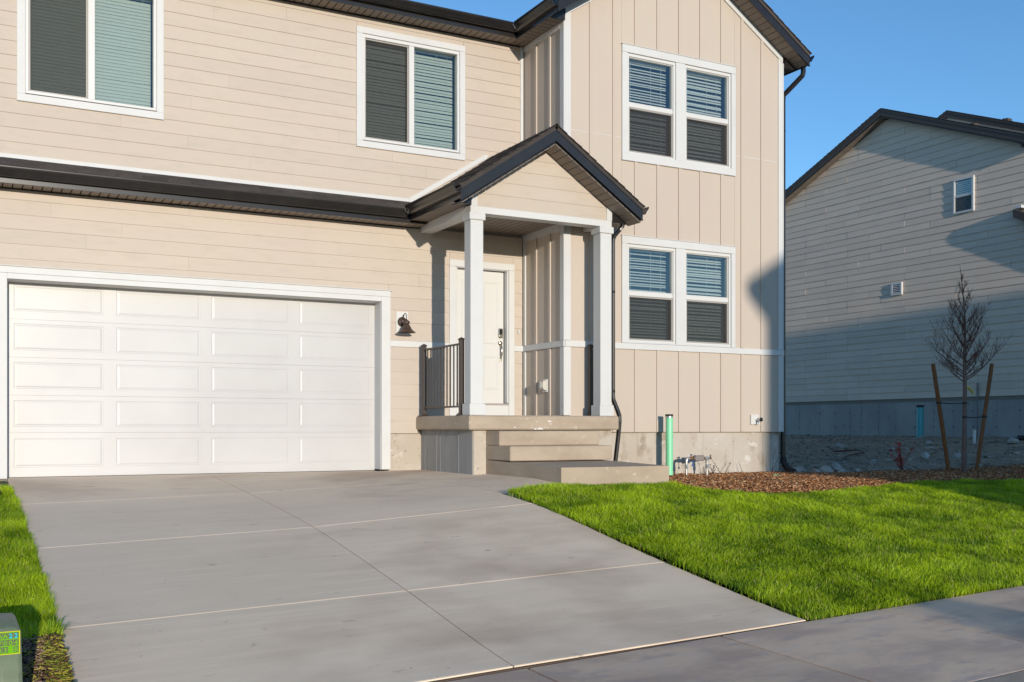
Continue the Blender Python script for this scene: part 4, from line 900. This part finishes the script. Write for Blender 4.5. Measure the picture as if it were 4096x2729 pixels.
# backflow valve
v = empty('backflow_valve', (9.4, -1.55, g(9.4, -1.55))); tag(v, 'brass and steel irrigation backflow valve on two riser pipes', 'valve')
def PV(name, mb, m, parent=v):
    off = Vector((9.4, -1.55, g(9.4, -1.55))); mb.v = [tuple(Vector(p)-off) for p in mb.v]; return mb.build(name, m, parent, True)
y = -1.55
for x in (9.228, 9.62):
    rp_ = PV('riser_pipe', MB().tube([(x, y, -.3), (x, y, .05)], .016, 10), M['steel'])
    a = MB(); a.tube([(x, y, -.015), (x, y, .0), (x, y, .035), (x, y, .05)], [.022, .027, .027, .022], 6); PV('union_nut', a, M['steel'], rp_)
    a = MB(); a.tube([(x, y, .05), (x, y, .10), (x+(.01 if x < 9.4 else -.01), y, .135), (x+(.03 if x < 9.4 else -.03), y, .142), (x+(.06 if x < 9.4 else -.05), y, .142)], [.021, .022, .025, .024, .022], 10); PV('elbow', a, M['steel'], rp_)
a = MB(); a.tube([(9.285, y, .142), (9.30, y, .142), (9.34, y, .142), (9.36, y, .142)], [.024, .030, .030, .024], 10); a.tube([(9.322, y, .142), (9.322, y, .195)], .011, 8); a.box(9.305, 9.34, y-.02, y+.02, .19, .203, .003)
PV('ball_valve', a, M['brass'])
a = MB(); a.tube([(9.36, y, .142), (9.545, y, .142)], .03, 10); a.box(9.368, 9.525, y-.042, y+.035, .102, .188, .012)
for xx in (9.378, 9.515):
    for q in (.11, .18): a.lathe([(0, .008), (.010, .006), (.011, 0)], (xx, y-.042, q), 8, 'y')
PV('valve_body', a, M['grey_cast'])
a = MB(); a.tube([(9.535, y, .142), (9.57, y, .142)], .026, 8); a.tube([(9.66, y, .142), (9.69, y, .145), (9.70, y, .13)], [.02, .022, .016], 8); a.tube([(9.685, y, .15), (9.69, y, .185)], .009, 6); a.box(9.67, 9.71, y-.006, y+.006, .183, .192)
PV('test_cock', a, M['brass'])
PV('outlet_tee', MB().tube([(9.57, y, .142), (9.665, y, .142)], .023, 10), M['steel'])
a = MB(); a.box(9.306, 9.318, y-.05, y-.038, .03, .12, .003); a.box(9.300, 9.33, y-.052, y-.036, .02, .05, .003); a.box(9.27, 9.31, y-.03, y-.018, .185, .197, .003); PV('lever_handle', a, M['blue'])
# valve box lid
a = MB(); zc = g(9.42, -2.7)+.03; a.lathe([(0, .012), (.15, .011), (.19, .006), (.20, -.004), (.2, -.05)], (0, 0, 0), 24); a.v = [(9.42+p[0]*1.12, -2.7+p[1]*.8, zc+p[2]) for p in a.v]
a.box(9.40, 9.44, -2.74, -2.70, zc+.012, zc+.02, .003)
thing('valve_box_lid', a, M['lid'], 'oval dark green valve box lid set in the bark mulch', 'lid')
a = MB(); a.tube([(10.10, -2.46, g(10.1, -2.46)+.025), (10.16, -2.45, g(10.16, -2.45)+.05), (10.24, -2.47, g(10.2, -2.47)+.045), (10.29, -2.47, g(10.3, -2.47)+.025)], [.008, .012, .012, .006], 6)
thing('plastic_scrap', a, M['mintplastic'], 'curled scrap of mint green plastic on the sunlit bark mulch', 'plastic scrap')
# utility box
ub = empty('utility_box', (-.53, -8.24, g(-.53, -8.24))); tag(ub, 'sage green utility box with lime numbered label at the driveway edge', 'utility box')
off = Vector((-.53, -8.24, g(-.53, -8.24)))
def PU(name, mb, m, parent=ub, smooth=False):
    mb.v = [tuple(Vector(p)-off) for p in mb.v]; return mb.build(name, m, parent, smooth)
zb = g(-.5, -8.2)-.1
a = MB(); lev = [(zb, -.285, -8.505, -8.0), (-.425, -.300, -8.475, -8.0), (-.405, -.308, -8.465, -8.01), (-.392, -.322, -8.448, -8.02)]
vs = []
for z_, xr, yf, yb in lev:
    xl = -1.06-xr
    for q in ((xl+.02, yf), (xr-.02, yf), (xr, yf+.02), (xr, yb-.02), (xr-.02, yb), (xl+.02, yb), (xl, yb-.02), (xl, yf+.02)): vs.append((q[0], q[1], z_))
fs = [(l*8+i, l*8+(i+1) % 8, (l+1)*8+(i+1) % 8, (l+1)*8+i) for l in range(3) for i in range(8)]+[tuple(24+i for i in range(8)), tuple(range(8))[::-1]]
PU('box_body', a.add(vs, fs), M['box_green'], ub, True)
yl = -8.488
def bx(name, x0, x1, z0, z1, d0, m, par):                       # a plate leaning with the front face
    yy = lambda z_: -8.475-(-.425-z_)*.055-.0005
    return PU(name, MB().hexa([(x0, yy(z0)-d0-.0012, z0), (x1, yy(z0)-d0-.0012, z0), (x1, yy(z0)-d0, z0), (x0, yy(z0)-d0, z0)], [(x0, yy(z1)-d0-.0012, z1), (x1, yy(z1)-d0-.0012, z1), (x1, yy(z1)-d0, z1), (x0, yy(z1)-d0, z1)]), m, par)
lb = bx('label_plate', -.52, -.3055, -.5275, -.4135, .0002, M['label_edge'], ub)
bx('label_field', -.517, -.3095, -.5245, -.4165, .0016, M['lime'], lb)
txt = [['A', 'A', '2', '2'], ['8', '0', '0', '4'], ['3', '3', '', 'B']]
for r in range(3):
    z1 = -.4205-r*.0345; z0 = z1-.0285
    for c_ in range(5):
        x1 = -.3125-(4-c_)*.0245*1.0; x0 = x1-.0225
        if c_ == 0: ch = ''
        else: ch = txt[r][c_-1]
        if ch == '' and c_: bx('label_cell', x0, x1, z0, z1, .003, M['lime'], lb); continue
        bx('label_cell', x0, x1, z0, z1, .003, M['label_dark'], lb)
        if ch:
            cu_ = bpy.data.curves.new('lettering', 'FONT'); cu_.body = ch; cu_.size = .032; cu_.extrude = .0005; cu_.offset = .0009; cu_.align_x = 'CENTER'
            to_ = bpy.data.objects.new('lettering', cu_); COL.objects.link(to_)
            bpy.context.view_layer.update(); me_ = bpy.data.meshes.new_from_object(to_.evaluated_get(bpy.context.evaluated_depsgraph_get()))
            bpy.data.objects.remove(to_); me_.materials.clear(); me_.materials.append(M['cyan'] if (r == 0 and ch == '2') else M['lime'])
            to = link('lettering', me_, lb)
            zz_ = z0+.0026; yy = -8.475-(-.425-zz_)*.055-.0058
            to.location = Vector(((x0+x1)/2, yy, zz_))-off; to.rotation_euler = (math.radians(90-3.1), 0, 0)
# ---- young tree with two stakes
tr = empty('young_tree', (14.06, -2.66, g(14.06, -2.66))); tag(tr, 'bare young tree held between two leaning wooden stakes', 'tree')
T0 = Vector((14.06, -2.66, g(14.06, -2.66)))
tk = [(0, 0, -.1), (.0, 0, .3), (.012, 0, .8), (.018, 0, 1.15), (.022, 0, 1.5), (.012, .0, 1.95), (.03, 0, 2.35), (.005, 0, 2.75), (-.045, 0, 3.1), (-.10, 0, 3.42)]
rt = [.046, .042, .037, .035, .031, .025, .019, .013, .008, .003]
MB().tube(tk, rt, 10).build('trunk', M['bark'], tr, True)
R = random.Random(21)
def grow(mb, p, d, L, r, depth):
    n = 4; pts = [p]; q = p.copy(); dd = d.copy()
    for i in range(n):
        dd = (dd+Vector((R.uniform(-.16, .16), R.uniform(-.16, .16), R.uniform(-.02, .20)))).normalized(); q = q+dd*L/n; pts.append(q.copy())
    mb.tube(pts, [r*(1-.75*i/n) for i in range(n+1)], 5 if depth < 2 else 4)
    if depth < 3:
        for i in range(1, n+1):
            for _ in range(2 if depth < 1 else (R.randint(1, 2) if depth < 2 else R.randint(0, 1))):
                az = R.uniform(0, 6.28); e = R.uniform(.45, .95)
                nd = (dd*e+Vector((math.cos(az), math.sin(az), R.uniform(-.1, .5)))*.55).normalized()
                grow(mb, pts[i].copy(), nd, L*R.uniform(.3, .55), max(.0021, r*.55*(1-.1*i)), depth+1)
def tk_at(h):
    for i in range(len(tk)-1):
        if tk[i][2] <= h <= tk[i+1][2]:
            f = (h-tk[i][2])/(tk[i+1][2]-tk[i][2]); return Vector(tk[i]).lerp(Vector(tk[i+1]), f)
specs = [(1.53, 340, .8, .5), (1.58, 140, .6, .5), (1.68, 20, .75, .6), (1.75, 185, .9, .7), (1.83, 250, .6, .8), (1.92, 5, .85, .9), (2.08, 200, .75, 1.0), (2.28, 30, .6, 1.2), (1.60, 330, .5, .8), (1.9, 120, .5, .7), (2.0, 300, .6, 1.0), (2.2, 100, .45, 1.0), (2.3, 340, .65, 1.2), (2.4, 165, .6, 1.2), (2.6, 10, .5, 1.5), (1.50, 200, .55, .50), (1.56, 15, .95, .55), (1.62, 100, .6, .5), (1.66, 170, .9, .75), (1.72, 290, .55, .6), (1.8, 345, .8, .7), (1.86, 195, .85, 1.0), (1.95, 60, .6, .9), (2.05, 175, .85, 1.1), (2.12, 5, .7, 1.1), (2.25, 250, .5, 1.1), (2.35, 190, .62, 1.35), (2.45, 350, .5, 1.3), (2.55, 130, .45, 1.4), (2.65, 200, .5, 1.6), (2.75, 20, .42, 1.7), (2.9, 180, .38, 1.9), (3.0, 0, .3, 1.9), (3.12, 220, .25, 2.0)]
cr, sr = math.cos(-YAW), math.sin(-YAW)
for h, az, L, up in specs:
    b_ = MB(); A = math.radians(az+R.uniform(-12, 12)); u, w_ = math.cos(A), math.sin(A)
    d = Vector((u*cr-w_*sr, u*sr+w_*cr, up)).normalized(); L *= .70-.14*(h-1.5)
    grow(b_, tk_at(h), d, L, .0105*(1.35-h*.22), 0); b_.build('branch', M['twig'], tr, True)
MB().tube([(.03, -.02, 1.43), (.07, -.05, 1.40), (.11, -.07, 1.35), (.13, -.08, 1.30)], [.012, .022, .02, .006], 5).build('tag', M['yellow'], tr)
for foot, top_, sd_, lab, hk in (((13.78, -2.60), (-.53, -.12, 1.78), .035, 'tall round wooden stake leaning left of the young tree', 1.16), ((14.18, -2.80), (.31, -.06, 1.80), .034, 'tall round wooden stake leaning right of the young tree', .93)):
    st = empty('tree_stake', (foot[0], foot[1], g(*foot))); tag(st, lab, 'stake', 'stakes beside the young tree')
    MB().tube([(-top_[0]*.06, 0, -.12), (0, 0, 0), (top_[0]*.5, top_[1]*.5, top_[2]*.5), top_], [sd_]*3+[sd_*.95], 10).build('pole', M['stake'], st, True)
    q = hk/top_[2]; p = Vector(top_)*q; tt = T0+tk_at(hk)-Vector((foot[0], foot[1], g(*foot)))
    mid = (p+tt)/2-Vector((0, 0, .012)); a = MB(); a.tube([p, mid, tt], .009, 6); a.lathe([(sd_+.004, -.02), (sd_+.008, 0), (sd_+.004, .02)], p, 12); a.lathe([(.038, -.018), (.042, 0), (.038, .018)], tt, 12)
    a.build('tie_strap', M['rubber'], st, True)
# ---- rocks, twigs, weeds
def rock(x, y, s, lab, seed, dz=0, sx=1.2):
    r_ = np.random.default_rng(seed); import bmesh
    bm = bmesh.new(); bmesh.ops.create_icosphere(bm, subdivisions=2, radius=1)
    dirs = r_.normal(size=(9, 3)); dirs /= np.linalg.norm(dirs, axis=1)[:, None]; cut = r_.uniform(.42, .8, 9)
    for vv in bm.verts:
        p = np.array(vv.co)
        for d_, c_ in zip(dirs, cut):
            e = p@d_-c_
            if e > 0: p = p-d_*e
        vv.co = Vector((p[0]*s*sx, p[1]*s, p[2]*s*.8))
    me = bpy.data.meshes.new('rock'); bm.to_mesh(me); bm.free(); me.materials.append(M['rock'])
    o = link('rock', me, None, (x, y, g(x, y)+s*.3+dz)); o.rotation_euler = (0, 0, r_.uniform(0, 6)); tag(o, lab, 'rock', 'pale rocks on the bare dirt'); return o
for i, (x, y, s, lab) in enumerate([(11.68, -1.30, .14, 'pale angular rock nearest the foot of the corner downspout'), (12.13, -1.50, .13, 'broad pale rock in the middle of the rock row by the mulch'), (12.58, -1.35, .18, 'tall pointed rock at the right end of the rock row'),
        (11.84, -1.62, .10, 'small rock between the downspout rock and the broad rock'), (12.33, -1.62, .075, 'low rock wedged against the tall pointed rock'), (12.0, -1.1, .08, 'little rock behind the broad rock of the row'), (12.78, -1.6, .075, 'last small rock right of the tall pointed one'),
        (18.2, 4.1, .11, 'long pale rock alone on the dirt below the wall vent'), (16.67, .3, .11, 'upright white rock left of the leaning stake'), (15.0, .15, .11, 'flat pale rock on the dirt left of the red shrub'), (17.7, 2.1, .08, 'low rock on the dirt above the red shrub'),
        (19.0, 2.2, .10, 'whitish rock high on the dirt near the thin white pipe'), (19.75, .6, .14, 'flat slab of rock beside the black drain hose'), (16.9, -.3, .1, 'small grey rock right of the upright white rock')]):
    rock(x, y, s, lab, 40+i)
def twig(pts, r, lab):
    a = MB(); a.tube([(x, y, g(x, y)+h) for x, y, h in pts], [r, r*.9, r*.8, r*.5][:len(pts)], 6); thing('stick', a, M['twig'], lab, 'stick')
twig([(17.5, 3.8, .10), (16.85, 2.95, .06), (17.1, 2.45, .08), (16.75, 2.0, .07)], .022, 'long dry stick lying across the bare dirt')
twig([(16.75, 2.0, .06), (16.3, 1.9, .05), (15.6, 1.45, .05), (15.25, 1.17, .02)], .02, 'forked dry stick joining the long stick on the dirt')
def leafy(name, x, y, h, stems, leafm, lab, cat, seed, lf=.016, nl=9, spread=.35):
    r_ = random.Random(seed); e = empty(name, (x, y, g(x, y))); tag(e, lab, cat, 'weeds along the house foundation' if cat == 'weed' and y > -1.55 else None)
    s_ = MB(); l_ = MB()
    for i in range(stems):
        az = r_.uniform(0, 6.28); d = Vector((math.cos(az)*spread, math.sin(az)*spread, 1)).normalized(); p = Vector((r_.uniform(-.03, .03), r_.uniform(-.03, .03), -.01)); pts = [p]; H_ = h*r_.uniform(.6, 1)
        for k_ in range(4):
            d = (d+Vector((r_.uniform(-.2, .2), r_.uniform(-.2, .2), 0))).normalized(); pts.append(pts[-1]+d*H_/4)
        s_.tube(pts, [.005, .0045, .004, .003, .0015], 5)
        for k_ in range(nl):
            q = r_.uniform(.25, 1)*4; j = min(3, int(q)); b_ = pts[j].lerp(pts[j+1], q-j); a2 = r_.uniform(0, 6.28); dv = Vector((math.cos(a2), math.sin(a2), r_.uniform(-.2, .7))).normalized(); w2 = dv.cross(Vector((0, 0, 1))).normalized()*lf*.45
            L_ = lf*r_.uniform(1.2, 2.4); l_.add([b_, b_+dv*L_*.5+w2, b_+dv*L_, b_+dv*L_*.5-w2], [(0, 1, 2, 3)])
    s_.build('stem', M['twig'], e); l_.build('foliage', leafm, e); return e
leafy('shrub', 13.23, -2.12, .62, 9, M['redleaf'], 'thin shrub with red leaves in the shaded mulch', 'shrub', 5, .05, 13, .3)
leafy('weed', 9.82, -1.42, .28, 6, M['weed'], 'bushy low weed right of the second riser pipe', 'weed', 6, .02, 14, .5)
leafy('weed', 10.1, -1.36, .40, 2, M['weed'], 'dark leaning weed stalk against the foundation', 'weed', 9, .022, 16, .8)
leafy('weed', 10.56, -1.30, .40, 1, M['weed'], 'single thin weed stalk before the foundation seam', 'weed', 12, .012, 8, .15)
leafy('weed', 11.12, -1.34, .55, 2, M['weed'], 'tallest yellow green weed at the foundation corner', 'weed', 15, .014, 9, .18)
leafy('weed', 11.32, -1.5, .26, 7, M['twig'], 'dry brown weed tuft near the corner downspout', 'weed', 16, .016, 8, .7)
leafy('weed', -.16, -1.6, .16, 3, M['weed'], 'small weed at the far left edge of the driveway', 'weed', 18, .02, 6, .5)
# street tree across the road: only its shadow reaches the picture
ot_ = empty('street_tree', (4.4, -22.3, g(4.4, -22.3))); tag(ot_, 'small leafy street tree across the road behind the camera', 'tree')
MB().tube([(0, 0, -.1), (0, 0, .5), (.02, 0, 1.2)], [.03, .025, .02], 8).build('trunk', M['bark'], ot_, True)
r_ = random.Random(4); l_ = MB()
for i in range(900):
    th, ph, rr = r_.uniform(0, 6.28), r_.uniform(-1, 1), r_.uniform(.2, 1)**.5
    c_ = Vector((math.cos(th)*rr*.42*math.sqrt(1-ph*ph), math.sin(th)*rr*.5, 1.68+ph*rr*.42)); d = Vector((r_.uniform(-1, 1), r_.uniform(-1, 1), r_.uniform(-1, 1))).normalized(); e_ = d.cross(Vector((.3, .2, 1))).normalized()
    l_.add([c_, c_+d*.05+e_*.03, c_+d*.11, c_+d*.05-e_*.03], [(0, 1, 2, 3)])
l_.build('crown', M['weed'], ot_)

# ================================================================== grass, mulch, loose stones
def inside(poly, x, y):
    n = len(poly); r = np.zeros(len(x), bool); j = n-1
    for i in range(n):
        xi, yi = poly[i]; xj, yj = poly[j]
        c_ = ((yi > y) != (yj > y)) & (x < (xj-xi)*(y-yi)/(yj-yi+1e-12)+xi); r ^= c_; j = i
    return r
def vnoise(x, y, seed):
    r_ = np.random.default_rng(seed); t_ = r_.random((64, 64)); xi = np.floor(x).astype(int); yi = np.floor(y).astype(int); fx = x-xi; fy = y-yi
    fx = fx*fx*(3-2*fx); fy = fy*fy*(3-2*fy); q = lambda a, b: t_[a % 64, b % 64]
    return (q(xi, yi)*(1-fx)+q(xi+1, yi)*fx)*(1-fy)+(q(xi, yi+1)*(1-fx)+q(xi+1, yi+1)*fx)*fy
def grass(name, poly, box, dens, hmin, hmax, dz, spill=()):
    x0, x1, y0, y1 = box; n = int((x1-x0)*(y1-y0)*dens)
    x = rng.uniform(x0, x1, n); y = rng.uniform(y0, y1, n)
    k_ = inside(poly, x, y); x, y = x[k_], y[k_]
    if spill:                                                    # blades leaning out over the concrete edges
        xe, ye = [], []
        for (ax, ay), (bx_, by) in spill:
            m_ = int(math.hypot(bx_-ax, by-ay)*520); t0 = rng.random(m_); xe.append(ax+(bx_-ax)*t0+rng.normal(0, .012, m_)); ye.append(ay+(by-ay)*t0+rng.normal(0, .012, m_))
        x = np.concatenate([x]+xe); y = np.concatenate([y]+ye)
    # fewer blades far from the camera, where they are smaller than a pixel
    dist = np.hypot(x-CAM[0], y-CAM[1]); k_ = rng.random(len(x)) < np.clip(1.25-dist/26, .25, 1); x, y, dist = x[k_], y[k_], dist[k_]
    n = len(x); z = G(x, y)+dz
    n1 = vnoise(x*1.1, y*1.1, 1); n2 = vnoise(x*3.1+y*.6, y*3.1, 2); n3 = vnoise(x*8.5, y*8.5, 3); n4 = vnoise(x*2.0, y*2.0, 5)
    h = (hmin+(hmax-hmin)*rng.random(n)**1.5)*(.45+.6*n2+.45*n3)
    az = n4*9.0+rng.normal(0, 1.1, n); lean = rng.uniform(.12, .85, n); wdt = rng.uniform(.0016, .0030, n)*(1+np.maximum(0, dist-8)*.06)
    dx, dy = np.cos(az), np.sin(az)
    fa = rng.uniform(0, np.pi, n); px, py = np.cos(fa), np.sin(fa)
    B = np.stack([x, y, z], -1); D_ = np.stack([dx, dy, np.zeros(n)], -1); W = np.stack([px, py, np.zeros(n)], -1)*wdt[:, None]
    up = np.array([0, 0, 1.])
    m_ = B+up*(h*.55)[:, None]+D_*(h*lean*.3)[:, None]; t_ = B+up*(h*(1-.25*lean))[:, None]+D_*(h*lean)[:, None]
    V = np.stack([B-W, B+W, m_+W*.85, m_-W*.85, t_+W*.15, t_-W*.15], 1).reshape(-1, 3)
    o = np.arange(n)*6; F = np.concatenate([np.stack([o, o+1, o+2, o+3], -1), np.stack([o+3, o+2, o+4, o+5], -1)])
    mixf = np.clip(.25*n1+.75*(n2-.30)+.45*(n3-.3)+rng.normal(0, .16, n)+.22, 0, 1)
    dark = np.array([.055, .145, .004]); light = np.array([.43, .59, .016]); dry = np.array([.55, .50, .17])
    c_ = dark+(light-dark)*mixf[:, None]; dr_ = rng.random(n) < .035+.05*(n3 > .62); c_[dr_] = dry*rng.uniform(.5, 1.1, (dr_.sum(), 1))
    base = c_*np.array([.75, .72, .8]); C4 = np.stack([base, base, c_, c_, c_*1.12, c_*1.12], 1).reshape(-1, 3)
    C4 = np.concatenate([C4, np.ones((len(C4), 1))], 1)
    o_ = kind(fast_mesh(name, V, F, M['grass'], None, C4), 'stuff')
    tag(o_, 'bright green front lawn between the driveway, sidewalk and bark mulch' if x0 > 0 else 'narrow strip of lawn along the left edge of the driveway', 'grass')
grass('lawn_grass', LAWN, (4.86, 17.5, -8.63, -3.45), 12500, .035, .075, 0, [((4.862, -8.6), (4.862, -4.0)), ((4.87, -8.625), (12, -8.625)), ((4.87, -4.0), (5.72, -3.73))])
GL = [(-.95, -7.12), (-.03, -7.12), (-.0, -6.4), (-.02, -5.5), (.0, -4.6), (-.02, -.9), (-.95, -.9)]
grass('lawn_grass', GL, (-.95, .02, -7.12, -.9), 11000, .045, .095, -.01, [((-.012, -7.1), (-.012, -.9))])
def chips(name, poly, box, dens, dz, cols, L=(.02, .065), lab='', wd=(.004, .011)):
    x0, x1, y0, y1 = box; n = int((x1-x0)*(y1-y0)*dens); x = rng.uniform(x0, x1, n); y = rng.uniform(y0, y1, n)
    k_ = inside(poly, x, y); x, y = x[k_], y[k_]; n = len(x); z = G(x, y)+dz+rng.uniform(.0, .028, n)+.02*vnoise(x*5, y*5, 9)
    l = rng.uniform(L[0], L[1], n)*.5; w_ = rng.uniform(wd[0], wd[1], n); t_ = rng.uniform(.0015, .004, n)
    az = rng.uniform(0, 6.283, n); pt = rng.normal(0, .28, n); rl_ = rng.normal(0, .4, n)
    a = np.stack([np.cos(az)*np.cos(pt), np.sin(az)*np.cos(pt), np.sin(pt)], -1); u = np.stack([-np.sin(az)*np.cos(rl_), np.cos(az)*np.cos(rl_), np.sin(rl_)], -1); nn = np.cross(a, u)
    P_ = np.stack([x, y, z], -1); V = []
    for sz in (-1, 1):
        for sa, su in ((-1, -1), (1, -1), (1, 1), (-1, 1)):
            tap = rng.uniform(.4, 1, n)
            V.append(P_+a*(l*sa)[:, None]+u*(w_*su*tap)[:, None]+nn*(t_*sz)[:, None])
    V = np.stack(V, 1).reshape(-1, 3); o = np.arange(n)*8
    F = np.concatenate([np.stack([o+i for i in f], -1) for f in ((3, 2, 1, 0), (4, 5, 6, 7), (0, 1, 5, 4), (1, 2, 6, 5), (2, 3, 7, 6), (3, 0, 4, 7))])
    cols = np.array(cols); c_ = cols[rng.integers(0, len(cols), n)]*rng.uniform(.6, 1.25, (n, 1)); C4 = np.concatenate([np.repeat(c_, 8, 0), np.ones((n*8, 1))], 1)
    tag(kind(fast_mesh(name, V, F, M['chips'], None, C4), 'stuff'), lab, 'clippings' if 'clip' in name else 'mulch')
BARK = [(.34, .13, .045), (.44, .19, .07), (.22, .08, .03), (.55, .29, .14), (.13, .055, .025), (.62, .40, .22)]
chips('bark_mulch', MULCH, (7.3, 17.3, -5.3, -1.15), 2100, .006, BARK, (.018, .055), wd=(.003, .008), lab='reddish brown bark mulch along the foundation and under the young tree')
STRAW = [(.30, .27, .035), (.22, .21, .03), (.40, .35, .06), (.15, .09, .035), (.09, .05, .03), (.20, .24, .03)]
chips('bark_mulch', LMULCH, (-1.4, -.02, -8.62, -7.0), 4200, -.004, [(.17, .10, .075), (.24, .15, .11), (.10, .055, .04), (.32, .22, .16), (.30, .26, .06), (.40, .34, .08)], (.025, .08), wd=(.002, .006), lab='dark shredded mulch around the green utility box')
chips('driveway_edge_clippings', [(-.17, -8.62), (-.012, -8.62), (-.012, -7.15), (-.09, -7.15)], (-.25, 0, -8.62, -7.1), 9000, .010, STRAW, (.03, .085), wd=(.0015, .0042), lab='yellowish dry grass clippings at the lower left driveway edge')
# loose stones over the bare dirt
n = 9000; x = rng.uniform(11.5, 21.9, n); y = rng.uniform(-2.6, 10, n); dp = [(11.5, 10), (11.5, -1.7), (12.2, -1.85), (13.2, -1.65), (14.3, -1.9), (15.5, -2.6), (21.9, -2.6), (21.9, 10)]
k_ = inside(dp, x, y); x, y = x[k_], y[k_]; n = len(x); s_ = .008+.03*rng.random(n)**3.2+.05*(rng.random(n) < .012)
ico = np.array([[0, 0, -1], [.72, -.53, -.45], [-.28, -.85, -.45], [-.89, 0, -.45], [-.28, .85, -.45], [.72, .53, -.45], [.28, -.85, .45], [-.72, -.53, .45], [-.72, .53, .45], [.28, .85, .45], [.89, 0, .45], [0, 0, 1]])
fi = np.array([[0,1,2],[1,0,5],[0,2,3],[0,3,4],[0,4,5],[1,5,10],[2,1,6],[3,2,7],[4,3,8],[5,4,9],[1,10,6],[2,6,7],[3,7,8],[4,8,9],[5,9,10],[6,10,11],[7,6,11],[8,7,11],[9,8,11],[10,9,11]])
V = ico[None]*rng.uniform(.65, 1.25, (n, 12, 1))*s_[:, None, None]*np.stack([rng.uniform(.8, 1.6, n), rng.uniform(.8, 1.3, n), rng.uniform(.4, .8, n)], -1)[:, None, :]
lum = (np.sin(x*3.1+y*1.7)*np.sin(y*2.3-x*.9))*.018+(np.sin(x*7.3-y*4.1)*np.sin(y*6.1))*.012
V = V+np.stack([x, y, G(x, y)+lum+.004], -1)[:, None, :]; F = (fi[None]+(np.arange(n)*12)[:, None, None]).reshape(-1, 3)
pal = np.array([(.36, .30, .24), (.27, .21, .155), (.42, .37, .32), (.20, .15, .1), (.30, .23, .17)]); c_ = pal[rng.integers(0, 5, n)]*rng.uniform(.7, 1.2, (n, 1))
tag(kind(fast_mesh('loose_stones', V.reshape(-1, 3), F, M['stones'], None, np.concatenate([np.repeat(c_, 12, 0), np.ones((n*12, 1))], 1)), 'stuff'), 'small loose stones scattered over the bare dirt by the next house', 'stones')
# stray grass tuft hanging over the driveway joint
a = MB(); r_ = random.Random(8); gx0, gy0 = -.03, -7.0
for i in range(46):
    az = r_.uniform(-1.2, 1.6); L_ = r_.uniform(.07, .2); p = Vector((gx0+r_.uniform(-.05, .03), gy0+r_.uniform(-.07, .07), g(-.03, -7.0)+.01)); d = Vector((math.cos(az)*.8, math.sin(az)*.5, r_.uniform(.25, 1))).normalized(); s2 = d.cross(Vector((0, 0, 1))).normalized()*.004
    q1 = p+d*L_*.55; q2 = p+d*L_+Vector((0, 0, -L_*.3)); a.add([p-s2, p+s2, q1+s2*.8, q1-s2*.8, q2], [(0, 1, 2, 3), (3, 2, 4)])
M['tuft'] = mat('tuft_green', (.14, .24, .012), .7, spec=.2)
thing('grass_tuft', a, M['tuft'], 'loose grass tuft spilling over the left edge of the driveway', 'grass tuft', None, False)
